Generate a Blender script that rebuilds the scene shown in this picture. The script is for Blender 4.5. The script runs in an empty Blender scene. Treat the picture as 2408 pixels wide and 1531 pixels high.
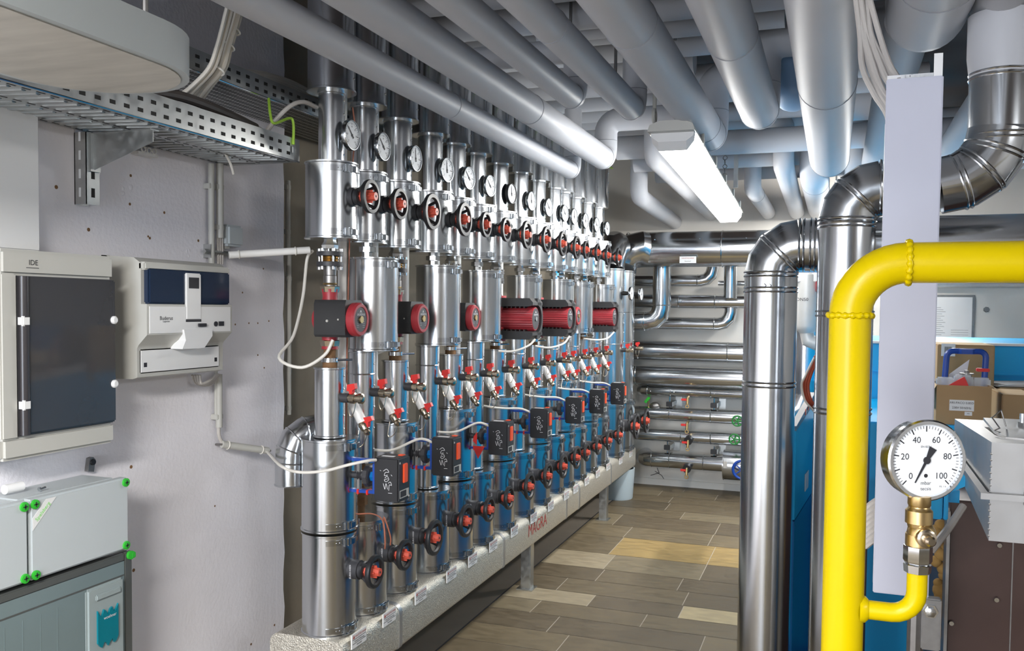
import bpy, bmesh, math, random
from mathutils import Vector, Matrix
random.seed(4)
PI = math.pi
SC = bpy.context.scene
COL = SC.collection

# ------------------------------------------------------------------ camera
F, CX, CY, CAMH = 2075.0, 1204.0, 808.0, 1.5
def _ray(u, v): return Vector(((u-CX)/F, (v-CY)/F, 1.0))
_vy = _ray(1961, 733).normalized()
_n = _vy.cross(_ray(0, 713)).normalized()
if _n.y > 0: _n = -_n
_vx = _vy.cross(_n)
ROT = Matrix((_vx, _vy, _n))                 # photo camera axes -> world
CAM = Vector((0, 0, CAMH))
def at(u, v, x=None, y=None, z=None):
    """point of the room seen at a pixel, on the plane x=, y= or z= const"""
    w = ROT @ _ray(u, v)
    t = (x/w.x) if x is not None else (y/w.y) if y is not None else ((z-CAMH)/w.z)
    return CAM + t*w
cd = bpy.data.cameras.new('camera'); cam = bpy.data.objects.new('camera', cd); COL.objects.link(cam)
cd.sensor_width = 36; cd.lens = F/2408*36; cd.shift_y = (CY-765.5)/2408; cd.clip_start = .02
_r, _u, _b = ROT@Vector((1,0,0)), ROT@Vector((0,-1,0)), ROT@Vector((0,0,-1))
cam.matrix_world = Matrix(((_r.x,_u.x,_b.x,0),(_r.y,_u.y,_b.y,0),(_r.z,_u.z,_b.z,CAMH),(0,0,0,1)))
SC.camera = cam

# ------------------------------------------------------------------ world, lights, exposure
wd = bpy.data.worlds.new('world'); SC.world = wd; wd.use_nodes = True
wd.node_tree.nodes['Background'].inputs[0].default_value = (.8,.87,1,1)
wd.node_tree.nodes['Background'].inputs[1].default_value = .3
SC.view_settings.view_transform = 'Standard'; SC.view_settings.look = 'None'
SC.view_settings.gamma = 1; SC.view_settings.use_curve_mapping = False
SC.view_settings.exposure = 0.0
def area(name, loc, rot, sx, sy, power, color):
    l = bpy.data.lights.new(name, 'AREA'); l.shape = 'RECTANGLE'; l.size = sx; l.size_y = sy
    l.energy = power; l.color = color
    o = bpy.data.objects.new(name, l); COL.objects.link(o); o.location = loc; o.rotation_euler = rot
    return o
# unseen area lamps as fill; fittings behind and beside the camera are assumed
area('unseen_fill_lamp', (-.55,-.7,2.12), (0,.45,0), .2, 1.5, 150, (1,.97,.93))
area('unseen_fill_lamp', (2.6,.5,2.2), (0,.45,0), .2, 1.2, 26, (.95,.97,1))
area('unseen_fill_lamp', (.62,6.3,2.30), (0,.95,0),  .2, 1.2, 140, (1,.98,.94))  # added out of sight behind the trunking to brighten the rear wall
# cool soft fill added behind the camera
area('cool_fill_panel', (-.9,-2.75,1.5), (PI/2,0,.0), 1.6, 2.0, 135, (.78,.87,1))

# ------------------------------------------------------------------ materials
MATS = {}
def mat(name, col, metal=0., rough=.5, var=.0, scale=8., bump=0., bscale=60., rvar=.0, emit=0, alpha=1., trans=0., coat=0., spec=.5, stretch=None, bdist=.002):
    if name in MATS: return MATS[name]
    m = bpy.data.materials.new(name); m.use_nodes = True; nt = m.node_tree
    b = nt.nodes['Principled BSDF']; b.inputs['Base Color'].default_value = (*col, 1)
    b.inputs['Metallic'].default_value = metal; b.inputs['Roughness'].default_value = rough
    b.inputs['Alpha'].default_value = alpha; b.inputs['Transmission Weight'].default_value = trans
    b.inputs['Coat Weight'].default_value = coat; b.inputs['Specular IOR Level'].default_value = spec
    tc = nt.nodes.new('ShaderNodeTexCoord'); src = tc.outputs['Object']
    if stretch:
        mp = nt.nodes.new('ShaderNodeMapping'); mp.inputs['Scale'].default_value = stretch
        nt.links.new(src, mp.inputs[0]); src = mp.outputs[0]
    if var or rvar:
        n = nt.nodes.new('ShaderNodeTexNoise'); n.inputs['Scale'].default_value = scale; n.inputs['Detail'].default_value = 5
        nt.links.new(src, n.inputs['Vector'])
        if var:
            mx = nt.nodes.new('ShaderNodeMix'); mx.data_type = 'RGBA'
            mx.inputs[6].default_value = (*[max(0,c*(1-var)) for c in col],1); mx.inputs[7].default_value = (*[min(1,c*(1+var)) for c in col],1)
            nt.links.new(n.outputs['Fac'], mx.inputs[0]); nt.links.new(mx.outputs[2], b.inputs['Base Color'])
        if rvar:
            mr = nt.nodes.new('ShaderNodeMapRange'); mr.inputs[1].default_value = .3; mr.inputs[2].default_value = .7
            mr.inputs[3].default_value = max(.02,rough-rvar); mr.inputs[4].default_value = rough+rvar
            nt.links.new(n.outputs['Fac'], mr.inputs[0]); nt.links.new(mr.outputs[0], b.inputs['Roughness'])
    if bump:
        n2 = nt.nodes.new('ShaderNodeTexNoise'); n2.inputs['Scale'].default_value = bscale; n2.inputs['Detail'].default_value = 3
        bp = nt.nodes.new('ShaderNodeBump'); bp.inputs['Strength'].default_value = bump; bp.inputs['Distance'].default_value = bdist
        nt.links.new(src, n2.inputs['Vector']); nt.links.new(n2.outputs['Fac'], bp.inputs['Height']); nt.links.new(bp.outputs[0], b.inputs['Normal'])
    if emit:
        b.inputs['Emission Color'].default_value = (*col,1); b.inputs['Emission Strength'].default_value = emit
    MATS[name] = m; return m
GALV = mat('galvanised_sheet', (.60,.62,.64), 1, .215, .02, 4, 0, 5, .02)
GALV2 = mat('galvanised_tray', (.50,.51,.50), 1, .36, .15, 40, 0, 0, .08)
DUCT = mat('duct_sheet', (.57,.59,.61), 1, .19, .02, 4, 0, 4, .02)
STUC = mat('hammered_aluminium', (.70,.65,.56), .85, .42, .45, 160, .6, 210, .12, bdist=.006)
CHROME = mat('bright_zinc', (.66,.68,.70), 1, .17, .03, 5)
LATCH = mat('latch_steel', (.44,.46,.48), 1, .20, .03, 5)
STEEL = mat('raw_steel', (.30,.29,.28), 1, .45, .3, 30)
STAIN = mat('stainless_sheet', (.47,.465,.46), .9, .40, .05, 15, .03, 20, .06)
BRASS = mat('brass', (.58,.42,.20), 1, .33, .2, 40)
NICKEL = mat('nickel_brass', (.55,.47,.36), 1, .24, .15, 40)
RUST = mat('rusty_iron', (.24,.13,.06), .3, .75, .4, 60)
PVC = mat('grey_pvc_jacket', (.52,.53,.56), 0, .46, .03, 6, .03, 14, spec=.32)
PVCB = mat('blue_grey_jacket', (.16,.27,.42), 0, .45, .05, 6)
WPVC = mat('white_plastic_tube', (.90,.885,.85), 0, .35, .03, 10)
WALL = mat('white_plaster', (.83,.815,.86), 0, .85, .045, 2.2, .35, 75, bdist=.004)
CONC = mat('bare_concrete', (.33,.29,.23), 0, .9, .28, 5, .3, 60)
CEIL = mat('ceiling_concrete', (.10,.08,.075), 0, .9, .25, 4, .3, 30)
BWAL = mat('rear_wall_paint', (.78,.75,.70), 0, .85, .05, 3, .2, 70)
BLACK = mat('black_plastic', (.016,.016,.018), 0, .42, .15, 30)
DARK = mat('dark_grey_plastic', (.04,.04,.045), 0, .5, .15, 30)
PUMPB = mat('pump_black', (.022,.022,.023), 0, .45, .1, 30)
RED = mat('pump_red', (.36,.03,.04), 0, .42, .1, 20)
HUB = mat('orange_red_plastic', (.66,.10,.06), 0, .45, .08, 20)
HRED = mat('red_handle', (.66,.025,.02), 0, .4, .08, 20)
ORNG = mat('orange_button', (.85,.09,.02), 0, .4, .05, 20)
BLUE = mat('blue_boiler_paint', (.0,.39,.78), 0, .38, .04, 4)
BLUED = mat('dark_blue_paint', (.0,.15,.44), 0, .42, .05, 4)
BLUET = mat('blue_tool_paint', (.01,.06,.34), 0, .35, .06, 20)
YEL = mat('yellow_gloss_paint', (.58,.43,.0), 0, .27, .03, 12, .06, 22, 0, spec=.2)
WHITE = mat('white_enamel', (.74,.74,.735), 0, .4, .02, 10)
DIAL = mat('dial_white', (.86,.87,.88), 0, .5, .02, 20)
GREYP = mat('light_grey_plastic', (.47,.465,.43), 0, .42, .03, 10)
GREYB = mat('pale_grey_box', (.48,.52,.535), 0, .45, .025, 10)
SMOKE = mat('smoked_window', (.055,.056,.062), 0, .06, .1, 4, alpha=.90)
CABW = mat('white_cable', (.72,.69,.63), 0, .45, .05, 20)
CABG = mat('grey_cable', (.50,.47,.44), 0, .5, .08, 20)
CABB = mat('black_cable', (.05,.04,.035), 0, .6, .3, 30)
CABR = mat('red_wire', (.40,.07,.03), 0, .5, .1, 20)
CABO = mat('copper_red_wire', (.42,.14,.08), 0, .45, .1, 20)
CABY = mat('yellow_green_wire', (.30,.50,.05), 0, .5, .5, 30)
GREEN = mat('green_plastic', (.03,.42,.03), 0, .4, .1, 20)
GRN2 = mat('green_wheel', (.02,.20,.04), 0, .45, .1, 20)
CARD = mat('cardboard', (.40,.26,.13), 0, .85, .10, 12, .05, 40)
CARDL = mat('cardboard_light', (.60,.44,.26), 0, .85, .08, 12)
PAPER = mat('paper', (.80,.80,.80), 0, .8, .03, 10)
INK = mat('black_ink', (.02,.02,.025), 0, .6, .1, 20)
INKR = mat('red_ink', (.38,.05,.04), 0, .6, .1, 20)
INKW = mat('white_ink', (.75,.75,.77), 0, .6, .03, 20)
INKG = mat('green_ink', (.25,.75,.15), 0, .6, .03, 20)
TRUNK = mat('white_trunking', (.47,.48,.56), 0, .45, .06, 3)
BROWN = mat('brown_enamel', (.065,.035,.028), 0, .40, .35, 6, .05, 30, .06)
WOOL = mat('mineral_wool', (.34,.20,.06), 0, .95, .5, 25, .8, 60)
TEAL = mat('teal_cover', (.0,.17,.22), 0, .3, .1, 20)
SMKG = mat('clear_grey_cover', (.17,.22,.225), 0, .15, .08, 6)
SMKD = mat('dark_cover_frame', (.085,.09,.085), 0, .25, .1, 6)
NAVY = mat('navy_panel', (.015,.028,.06), 0, .12, .1, 5)
LAMP = mat('lamp_diffuser', (1,.985,.955), 0, .3, .01, 5, emit=33)
BUCK = mat('bucket_plastic', (.44,.52,.56), 0, .45, .03, 8)
CLEAR = mat('clear_bag', (.80,.85,.9), 0, .15, .1, 30, alpha=.45)

# ------------------------------------------------------------------ mesh builder
def basis(d):
    d = Vector(d).normalized()
    a = Vector((0,0,1)) if abs(d.z) < .9 else Vector((1,0,0))
    u = a.cross(d).normalized(); return u, d.cross(u), d
_txt = {}
def text_mesh(s, size):
    k = (s, size)
    if k not in _txt:
        c = bpy.data.curves.new('t', 'FONT'); c.body = s; c.size = size; c.align_x = 'CENTER'; c.align_y = 'CENTER'; c.resolution_u = 3
        o = bpy.data.objects.new('t', c); COL.objects.link(o)
        me = bpy.data.meshes.new_from_object(o.evaluated_get(bpy.context.evaluated_depsgraph_get()))
        _txt[k] = ([v.co.copy() for v in me.vertices], [list(p.vertices) for p in me.polygons])
        bpy.data.objects.remove(o); bpy.data.curves.remove(c); bpy.data.meshes.remove(me)
    return _txt[k]
WL = {}
class MB:
    def __init__(s): s.v=[]; s.f=[]; s.m=[]; s.mats=[]; s.cur=0
    def use(s, m):
        if m not in s.mats: s.mats.append(m)
        s.cur = s.mats.index(m); return s
    def add(s, vs, fs):
        o = len(s.v); s.v += [Vector(v) for v in vs]
        for f in fs: s.f.append([i+o for i in f]); s.m.append(s.cur)
        return s
    def box(s, lo, hi, bev=0, M=None):
        lo, hi = Vector(lo), Vector(hi)
        if bev:
            bm = bmesh.new(); bmesh.ops.create_cube(bm, size=1)
            for v in bm.verts: v.co = Vector([(lo[i]+hi[i])/2 + v.co[i]*(hi[i]-lo[i]) for i in range(3)])
            bmesh.ops.bevel(bm, geom=bm.edges[:], offset=bev, segments=2, affect='EDGES')
            bm.verts.index_update(); vs=[v.co.copy() for v in bm.verts]; fs=[[v.index for v in f.verts] for f in bm.faces]; bm.free()
        else:
            vs = [Vector((x,y,z)) for x in (lo.x,hi.x) for y in (lo.y,hi.y) for z in (lo.z,hi.z)]
            fs = [[0,1,3,2],[4,6,7,5],[0,4,5,1],[2,3,7,6],[0,2,6,4],[1,5,7,3]]
        if M: vs=[M@v for v in vs]
        return s.add(vs, fs)
    def lathe(s, p0, d, prof, n=24):
        p0 = Vector(p0); u,w,d = basis(d); vs=[]; fs=[]; rows=[]
        for t,r in prof:
            if r < 1e-6: rows.append([len(vs)]); vs.append(p0+d*t)
            else:
                rows.append(list(range(len(vs), len(vs)+n)))
                for i in range(n):
                    a=2*PI*i/n; vs.append(p0+d*t+(u*math.cos(a)+w*math.sin(a))*r)
        for a,b in zip(rows, rows[1:]):
            for i in range(n):
                j=(i+1)%n
                if len(a)==1 and len(b)==1: continue
                if len(a)==1: fs.append([a[0],b[j],b[i]])
                elif len(b)==1: fs.append([a[i],a[j],b[0]])
                else: fs.append([a[i],a[j],b[j],b[i]])
        return s.add(vs, fs)
    def cyl(s, p0, p1, r, r2=None, n=20):
        p0,p1=Vector(p0),Vector(p1); L=(p1-p0).length; r2 = r if r2 is None else r2
        return s.lathe(p0, p1-p0, [(0,0),(0,r),(L,r2),(L,0)], n)
    def tube(s, pts, r, n=10, caps=True):
        pts=[Vector(p) for p in pts]; vs=[]; fs=[]; N=len(pts)
        d=(pts[1]-pts[0]).normalized(); u,w,_=basis(d)
        for k,p in enumerate(pts):
            if k==0: t=(pts[1]-pts[0]).normalized(); sc=1
            elif k==N-1: t=(pts[-1]-pts[-2]).normalized(); sc=1
            else:
                a=(p-pts[k-1]).normalized(); b=(pts[k+1]-p).normalized(); t=(a+b).normalized(); c=max(.3,t.dot(a))
            q=d.rotation_difference(t); u=q@u; w=q@w; d=t
            rr = r[k] if isinstance(r,(list,tuple)) else r
            if 0<k<N-1:
                bn=(b-a); bn = bn.normalized() if bn.length>1e-5 else None
            for i in range(n):
                an=2*PI*i/n; off=(u*math.cos(an)+w*math.sin(an))*rr
                if 0<k<N-1 and bn is not None and c>.5: off=off+bn*off.dot(bn)*(1/c-1)
                vs.append(p+off)
        for k in range(N-1):
            for i in range(n):
                j=(i+1)%n; fs.append([k*n+i,k*n+j,(k+1)*n+j,(k+1)*n+i])
        if caps: fs.append(list(range(n))[::-1]); fs.append([(N-1)*n+i for i in range(n)])
        return s.add(vs, fs)
    def torus(s, c, ax, R, r, n=28, m=8, a0=0, a1=2*PI):
        c=Vector(c); u,w,d=basis(ax); full=abs(a1-a0-2*PI)<1e-4; k=n if full else n+1; vs=[]; fs=[]
        for i in range(k):
            a=a0+(a1-a0)*i/n; e=u*math.cos(a)+w*math.sin(a)
            for j in range(m):
                b=2*PI*j/m; vs.append(c+e*(R+r*math.cos(b))+d*(r*math.sin(b)))
        for i in range(n):
            ii=(i+1)%k
            for j in range(m):
                jj=(j+1)%m; fs.append([i*m+j,ii*m+j,ii*m+jj,i*m+jj])
        return s.add(vs, fs)
    def ball(s, c, r, n=12, ax=(0,0,1), sq=1.):
        m=max(4,n//2); return s.lathe(Vector(c)-Vector(ax).normalized()*r*sq, ax, [(r*sq*(1-math.cos(PI*i/m)), r*math.sin(PI*i/m)) for i in range(m+1)], n)
    def prism(s, pts, o, u, v, h):
        """outline pts (2-D in u,v at o) extruded by vector h"""
        o,u,v,h=Vector(o),Vector(u),Vector(v),Vector(h); n=len(pts)
        a=[o+u*p[0]+v*p[1] for p in pts]; b=[p+h for p in a]
        fs=[list(range(n))[::-1],[n+i for i in range(n)]]+[[i,(i+1)%n,n+(i+1)%n,n+i] for i in range(n)]
        return s.add(a+b, fs)
    def arcband(s, c, r, z0, z1, a0, a1, th, n=20):
        c=Vector(c); vs=[]; fs=[]
        for i in range(n+1):
            a=a0+(a1-a0)*i/n; e=Vector((math.cos(a),math.sin(a),0))
            for rr,z in ((r,z0),(r+th,z0),(r+th,z1),(r,z1)): vs.append(c+e*rr+Vector((0,0,z)))
        for i in range(n):
            for j in range(4): fs.append([i*4+j,(i+1)*4+j,(i+1)*4+(j+1)%4,i*4+(j+1)%4])
        fs += [[3,2,1,0],[n*4+j for j in range(4)]]
        return s.add(vs, fs)
    def quad(s, a, b, c, d): return s.add([a,b,c,d], [[0,1,2,3]])
    def text(s, t, size, o, u, v, lift=.0006):
        vs,fs=text_mesh(t,size); o,u,v=Vector(o),Vector(u).normalized(),Vector(v).normalized(); n=u.cross(v)
        return s.add([o+u*p.x+v*p.y+n*lift for p in vs], fs)
    def build(s, name, parent=None, m=None, ang=35, local=False):
        """ONE mesh object; coordinates are in the room unless local"""
        if m is not None and not s.mats: s.mats=[m]
        me=bpy.data.meshes.new(name)
        if parent is None:
            lo=Vector([min(p[i] for p in s.v) for i in range(3)]); hi=Vector([max(p[i] for p in s.v) for i in range(3)])
            L=Vector(((lo.x+hi.x)/2,(lo.y+hi.y)/2,lo.z))
            if local: L=Vector((0,0,0))
        else: L=WL.get(parent, Vector((0,0,0)))
        me.from_pydata([p-L for p in s.v], [], s.f)
        for q in s.mats: me.materials.append(q)
        bm=bmesh.new(); bm.from_mesh(me); bmesh.ops.recalc_face_normals(bm, faces=bm.faces); bm.to_mesh(me); bm.free()
        if len(me.polygons)==len(s.m): me.polygons.foreach_set('material_index', s.m)
        me.polygons.foreach_set('use_smooth', [True]*len(me.polygons)); me.set_sharp_from_angle(angle=math.radians(ang)); me.update()
        o=bpy.data.objects.new(name, me); COL.objects.link(o)
        if parent is None: o.location=L
        else: o.parent=parent
        WL[o]=L
        return o
LAB=set()
def tag(o, label, cat, group=None, kind=None):
    if label: o['label']=label
    if cat: o['category']=cat
    if group: o['group']=group
    if kind: o['kind']=kind
    return o
def thing(name, loc, label, cat, group=None):
    o=bpy.data.objects.new(name, None); COL.objects.link(o); o.location=loc; o.empty_display_size=.05; WL[o]=Vector(loc)
    return tag(o, label, cat, group)
def dup(src, loc, label, group=None):
    r=src.copy(); COL.objects.link(r); r.location=loc; r['label']=label
    if group: r['group']=group
    def rec(a, b):
        for ch in list(a.children):
            if ch in SEEN: continue
            c=ch.copy(); COL.objects.link(c); c.parent=b; SEEN.add(c); rec(ch, c)
    rec(src, r); return r
SEEN=set()
def M(): return MB()
def G(*ms): b=MB(); b.use(ms[0]); return b
ORD=['nearest','second','third','fourth','fifth','sixth','seventh','eighth','ninth','tenth','eleventh','twelfth','thirteenth','fourteenth','fifteenth','sixteenth']
def arc(c, u, v, r, a0, a1, n):
    c,u,v=Vector(c),Vector(u),Vector(v); return [c+u*r*math.cos(a0+(a1-a0)*i/n)+v*r*math.sin(a0+(a1-a0)*i/n) for i in range(n+1)]
def spline(pts, n=6):
    P=[Vector(p) for p in pts]; P=[2*P[0]-P[1]]+P+[2*P[-1]-P[-2]]; out=[]
    for k in range(1,len(P)-2):
        a,b,c,d=P[k-1:k+3]
        for i in range(n):
            t=i/n; out.append(.5*((2*b)+(c-a)*t+(2*a-5*b+4*c-d)*t*t+(3*b-a-3*c+d)*t**3))
    out.append(P[-2]); return out

# ------------------------------------------------------------------ the setting
XW=-1.95
ZC=2.8
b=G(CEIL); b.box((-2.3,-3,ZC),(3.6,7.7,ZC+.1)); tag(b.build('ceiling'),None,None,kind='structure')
b=G(WALL); b.box((-2.3,-3,0),(XW,2.82,ZC))
ed=[(2.815+.003*math.sin(i*1.7)+.003*math.sin(i*4.1), ZC*i/40) for i in range(41)]
b.prism([(2.79,0)]+[(e[0]+.02,e[1]) for e in ed]+[(2.79,ZC)], (XW-.02,0,0),(0,1,0),(0,0,1),(.0202,0,0))
b.use(RUST)
for u,v,r in ((208,540,5),(352,560,4),(386,500,4),(307,413,4),(305,480,4),(132,440,5),(348,556,3),(466,566,4),(553,763,3),(585,760,3),(606,760,3),(632,755,3),(606,835,3),(621,865,3),(352,612,3),(308,1098,5),(314,1341,5),(570,688,3),(619,632,3),(505,1190,3),(590,1515,4),(645,1470,4)):
    p=at(u,v,x=XW); b.lathe((XW+.0003,p.y,p.z),(1,0,0),[(0,0),(0,r*.0011),(.0006,r*.0011),(.0006,0)],8)
b.use(WALL)
for u,v,s in ((297,446,.022),(438,595,.016),(588,870,.012),(485,1235,.012),(440,1340,.01)):
    p=at(u,v,x=XW)
    for k in range(5): b.ball((XW-.001,p.y+random.uniform(-s,s),p.z+random.uniform(-s,s)*.7),s*random.uniform(.3,.55),8,(1,0,0),.25)
tag(b.build('wall_left'),None,None,kind='structure')
b=G(CONC); b.box((-2.3,2.83,0),(-2.02,7.7,ZC)); tag(b.build('wall_left_rear'),None,None,kind='structure')
b=G(BWAL); b.box((-2.02,7.5,0),(3.6,7.7,ZC)); 
b.use(INK)
for pts in (((1540,1108),(1556,1118),(1562,1128)),((1545,1100),(1550,1112),(1530,1118))):
    b.tube([at(u,v,y=7.4995) for u,v in pts],.0025,4)
tag(b.build('wall_back'),None,None,kind='structure')
b=G(BWAL); b.box((3.5,-3,0),(3.7,7.5,ZC)); tag(b.build('wall_right'),None,None,kind='structure')
b=G(BWAL); b.box((-1.95,-3.1,0),(3.5,-3,ZC)); tag(b.build('wall_front'),None,None,kind='structure')
b=G(BWAL); b.box((-2.02,7.485,0),(3.5,7.5,.055)); tag(b.build('baseboard_back'),None,None,kind='structure')
# floor: bare screed strip under the header, stone tiles in courses along X
def floor():
    b=MB(); tl=[]
    for k,c in enumerate(((.155,.122,.074),(.135,.106,.065),(.115,.09,.057),(.18,.146,.092),(.098,.078,.05),(.30,.21,.085),(.36,.29,.17),(.29,.24,.16))):
        m=mat(f'stone_tile_{k}', c, 0, .5, .42, 13, .06, 30, .1, spec=.3, stretch=(1,2.5,1))
        tl.append(m)
    grout=mat('grout', (.40,.35,.28), 0,.85,.1,20); scr=mat('screed',(.17,.145,.115),0,.8,.25,4,.1,20)
    b.use(scr); b.box((-2.3,-3,-.1),(-1.6,7.7,0)); b.use(grout); b.box((-1.6,-3,-.1),(3.6,7.7,-.0015))
    rows=[7.05,6.82,6.56,6.31,5.97,5.665,5.24,4.92,4.69,4.46,4.27,4.08,3.86,3.64,3.4,3.15,2.9,2.65,2.4,2.15]
    while rows[-1]>-3: rows.append(rows[-1]-.25)
    rows=[7.5,7.28]+rows
    joints={5.665:[-1.6,-1.265,-.67,-.2],4.69:[-1.6,-1.36,-.69,.0],4.46:[-1.6,-1.14,-.68,-.2,.5]}
    special={(5.665,1):5,(5.665,2):5,(4.46,0):7,(4.46,2):6,(5.24,1):3,(5.24,0):7}
    for a,c in zip(rows,rows[1:]):
        if c<-3: c=-3
        js=None
        for key in joints:
            if abs(a-key)<.004: js=joints[key]
        x=-1.6; i=0
        off=random.uniform(.15,.6)
        cuts=[-1.6] if js is None else list(js)
        if js is None: cuts.append(-1.6+off)
        while cuts[-1]<3.6: cuts.append(cuts[-1]+random.choice((.45,.6,.7,.55)))
        for i,(p,q) in enumerate(zip(cuts,cuts[1:])):
            k=random.choice((0,0,1,1,1,2,2,3,4))
            for (ya,ii),kk in special.items():
                if abs(a-ya)<.004 and i==ii: k=kk
            b.use(tl[k]); q=min(q,3.6); g=.0022
            b.quad((p+g,c+g,0),(q-g,c+g,0),(q-g,a-g,0),(p+g,a-g,0))
    b.use(INK); b.tube([(-1.602,y,-.001) for y in (-3,1,3,5,7.3)],.004,5)
    tag(b.build('floor'),None,None,kind='structure')
floor()

# ------------------------------------------------------------------ distribution header
XR=-1.58                     # axis of the risers
HZ=.41
YS=[2.56,2.775,3.03,3.32,3.55,3.80,4.09,4.39,4.69,5.0,5.2,5.46,5.74,6.03,6.42,6.77]
def header():
    t=thing('distribution_header',(-1.61,4.7,0),'long hammered metal distribution header box carrying the row of silver risers','header')
    def sect(g): 
        x0,x1,z0,z1,r=-1.75-g,-1.47+g,.245-g,.41+g,.035
        pts=[]
        for cx,cz,a in ((x1-r,z1-r,0),(x0+r,z1-r,PI/2),(x0+r,z0+r,PI),(x1-r,z0+r,1.5*PI)):
            rr=r if cz>.3 else .016
            cx2=(x1-rr) if cx>-1.6 else (x0+rr); cz2=(z1-rr) if cz>.3 else z0+rr
            pts+=[(cx2+rr*math.cos(a+k*PI/8),cz2+rr*math.sin(a+k*PI/8)) for k in range(5)]
        return pts
    b=G(STUC); b.prism(sect(0),(0,2.465,0),(1,0,0),(0,0,1),(0,4.5,0)); b.build('insulated_body',t)
    for y in (2.87,3.955,5.02,5.30,6.135):
        b=G(STAIN); b.prism(sect(.002),(0,y-.012,0),(1,0,0),(0,0,1),(0,.024,0)); b.build('seam_strip',t)
    b=G(INKR); b.text('MAGRA',.092,(-1.4695,4.47,.335),(0,1,0),(0,0,1)); 
    o=b.build('maker_lettering',t); o['label']='dark red lettering reading MAGRA'
    for y in (2.62,4.43,6.10):
        b=G(GALV2); b.box((-1.54,y-.03,.0),(-1.485,y+.03,.246),.004); b.box((-1.56,y-.045,0),(-1.47,y+.045,.006)); b.build('leg',t)
header()
# name plates on the header front
def plate_proto():
    b=MB(); b.use(WHITE); b.box((-.001,-.048,-.024),(.003,.048,.024))
    b.use(INKR); b.text('HAUSTECHNIK',.011,(.003,.008,.014),(0,1,0),(0,0,1)); 
    b.prism([(-.042,.009),(-.030,.009),(-.036,.021)],(.0033,0,0),(0,1,0),(0,0,1),(.0004,0,0))
    b.use(INK); b.box((.003,-.044,.0045),(.0034,.044,.006)); b.box((.003,-.044,-.0095),(.0034,.044,-.0080))
    b.text('Vorlauf Heizung',.010,(.003,0,-.002),(0,1,0),(0,0,1)); b.text('Verteiler',.010,(.003,0,-.016),(0,1,0),(0,0,1))
    return b.build('name_plate',local=True)
pl=plate_proto()
def plabel(i): return f'small white name plate with red heading, {ORD[i]} of sixteen along the header front'
for i,y in enumerate(YS):
    o=pl if i==0 else dup(pl,(0,0,0),'')
    o.location=(-1.4675,y,.395 if i<14 else .375); tag(o,plabel(i),'name plate','name plates on the distribution header')

# ------------------------------------------------------------------ risers
RB=[.09,.092,.088,.096,.107,.107,.108,.108,.103,.092,.098,.103,.105,.11,.13,.135]
def can(name, t, x, y, r, z0, z1, clamps=(1,1), rivets=False, lid=True, m=GALV):
    h=z1-z0; b=G(m); q=.0035
    b.lathe((x,y,z0),(0,0,1),[(0,0),(0,r+q),(.005,r+q),(.007,r),(h-.007,r),(h-.005,r+q),(h,r+q),(h,0)],40)
    if rivets:
        for k in range(5):
            a=.16; z=z0+h*(.12+.19*k); b.ball((x+r*math.cos(a),y+r*math.sin(a),z),.0035,6)
        b.arcband((x,y,0),r,z0+.008,z1-.008,.24,.27,.0012,2)
    o=b.build(name,t)
    for flag,z in zip(clamps,(z0+.013,z1-.033)):
        if not flag: continue
        c=G(LATCH); a=-.33
        c.arcband((x,y,0),r+.001,z,z+.018,-1.15,a-.1,.0018,14); c.arcband((x,y,0),r+.003,z+.001,z+.017,a+.02,a+.75,.005,10)
        T=Matrix.Translation((x,y,z+.009))@Matrix.Rotation(a,4,'Z')
        c.box((r,-.016,-.012),(r+.006,.014,.012),.0015,T); c.box((r+.005,-.003,-.013),(r+.012,.003,.013),.001,T)
        c.tube([T@Vector(p) for p in ((r+.004,-.018,-.010),(r+.012,-.018,-.010),(r+.012,-.018,.010),(r+.004,-.018,.010))],.0018,5)
        c.box((r+.004,.008,-.010),(r+.010,.026,.010),.002,T)
        for k in (0,1): c.ball(T@Vector((r*math.cos(.33+.12*k)+.001,-r*math.sin(.33+.12*k),0)),.0028,6)
        c.build('toggle_clamp',o)
    return o
XB=-1.535
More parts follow.
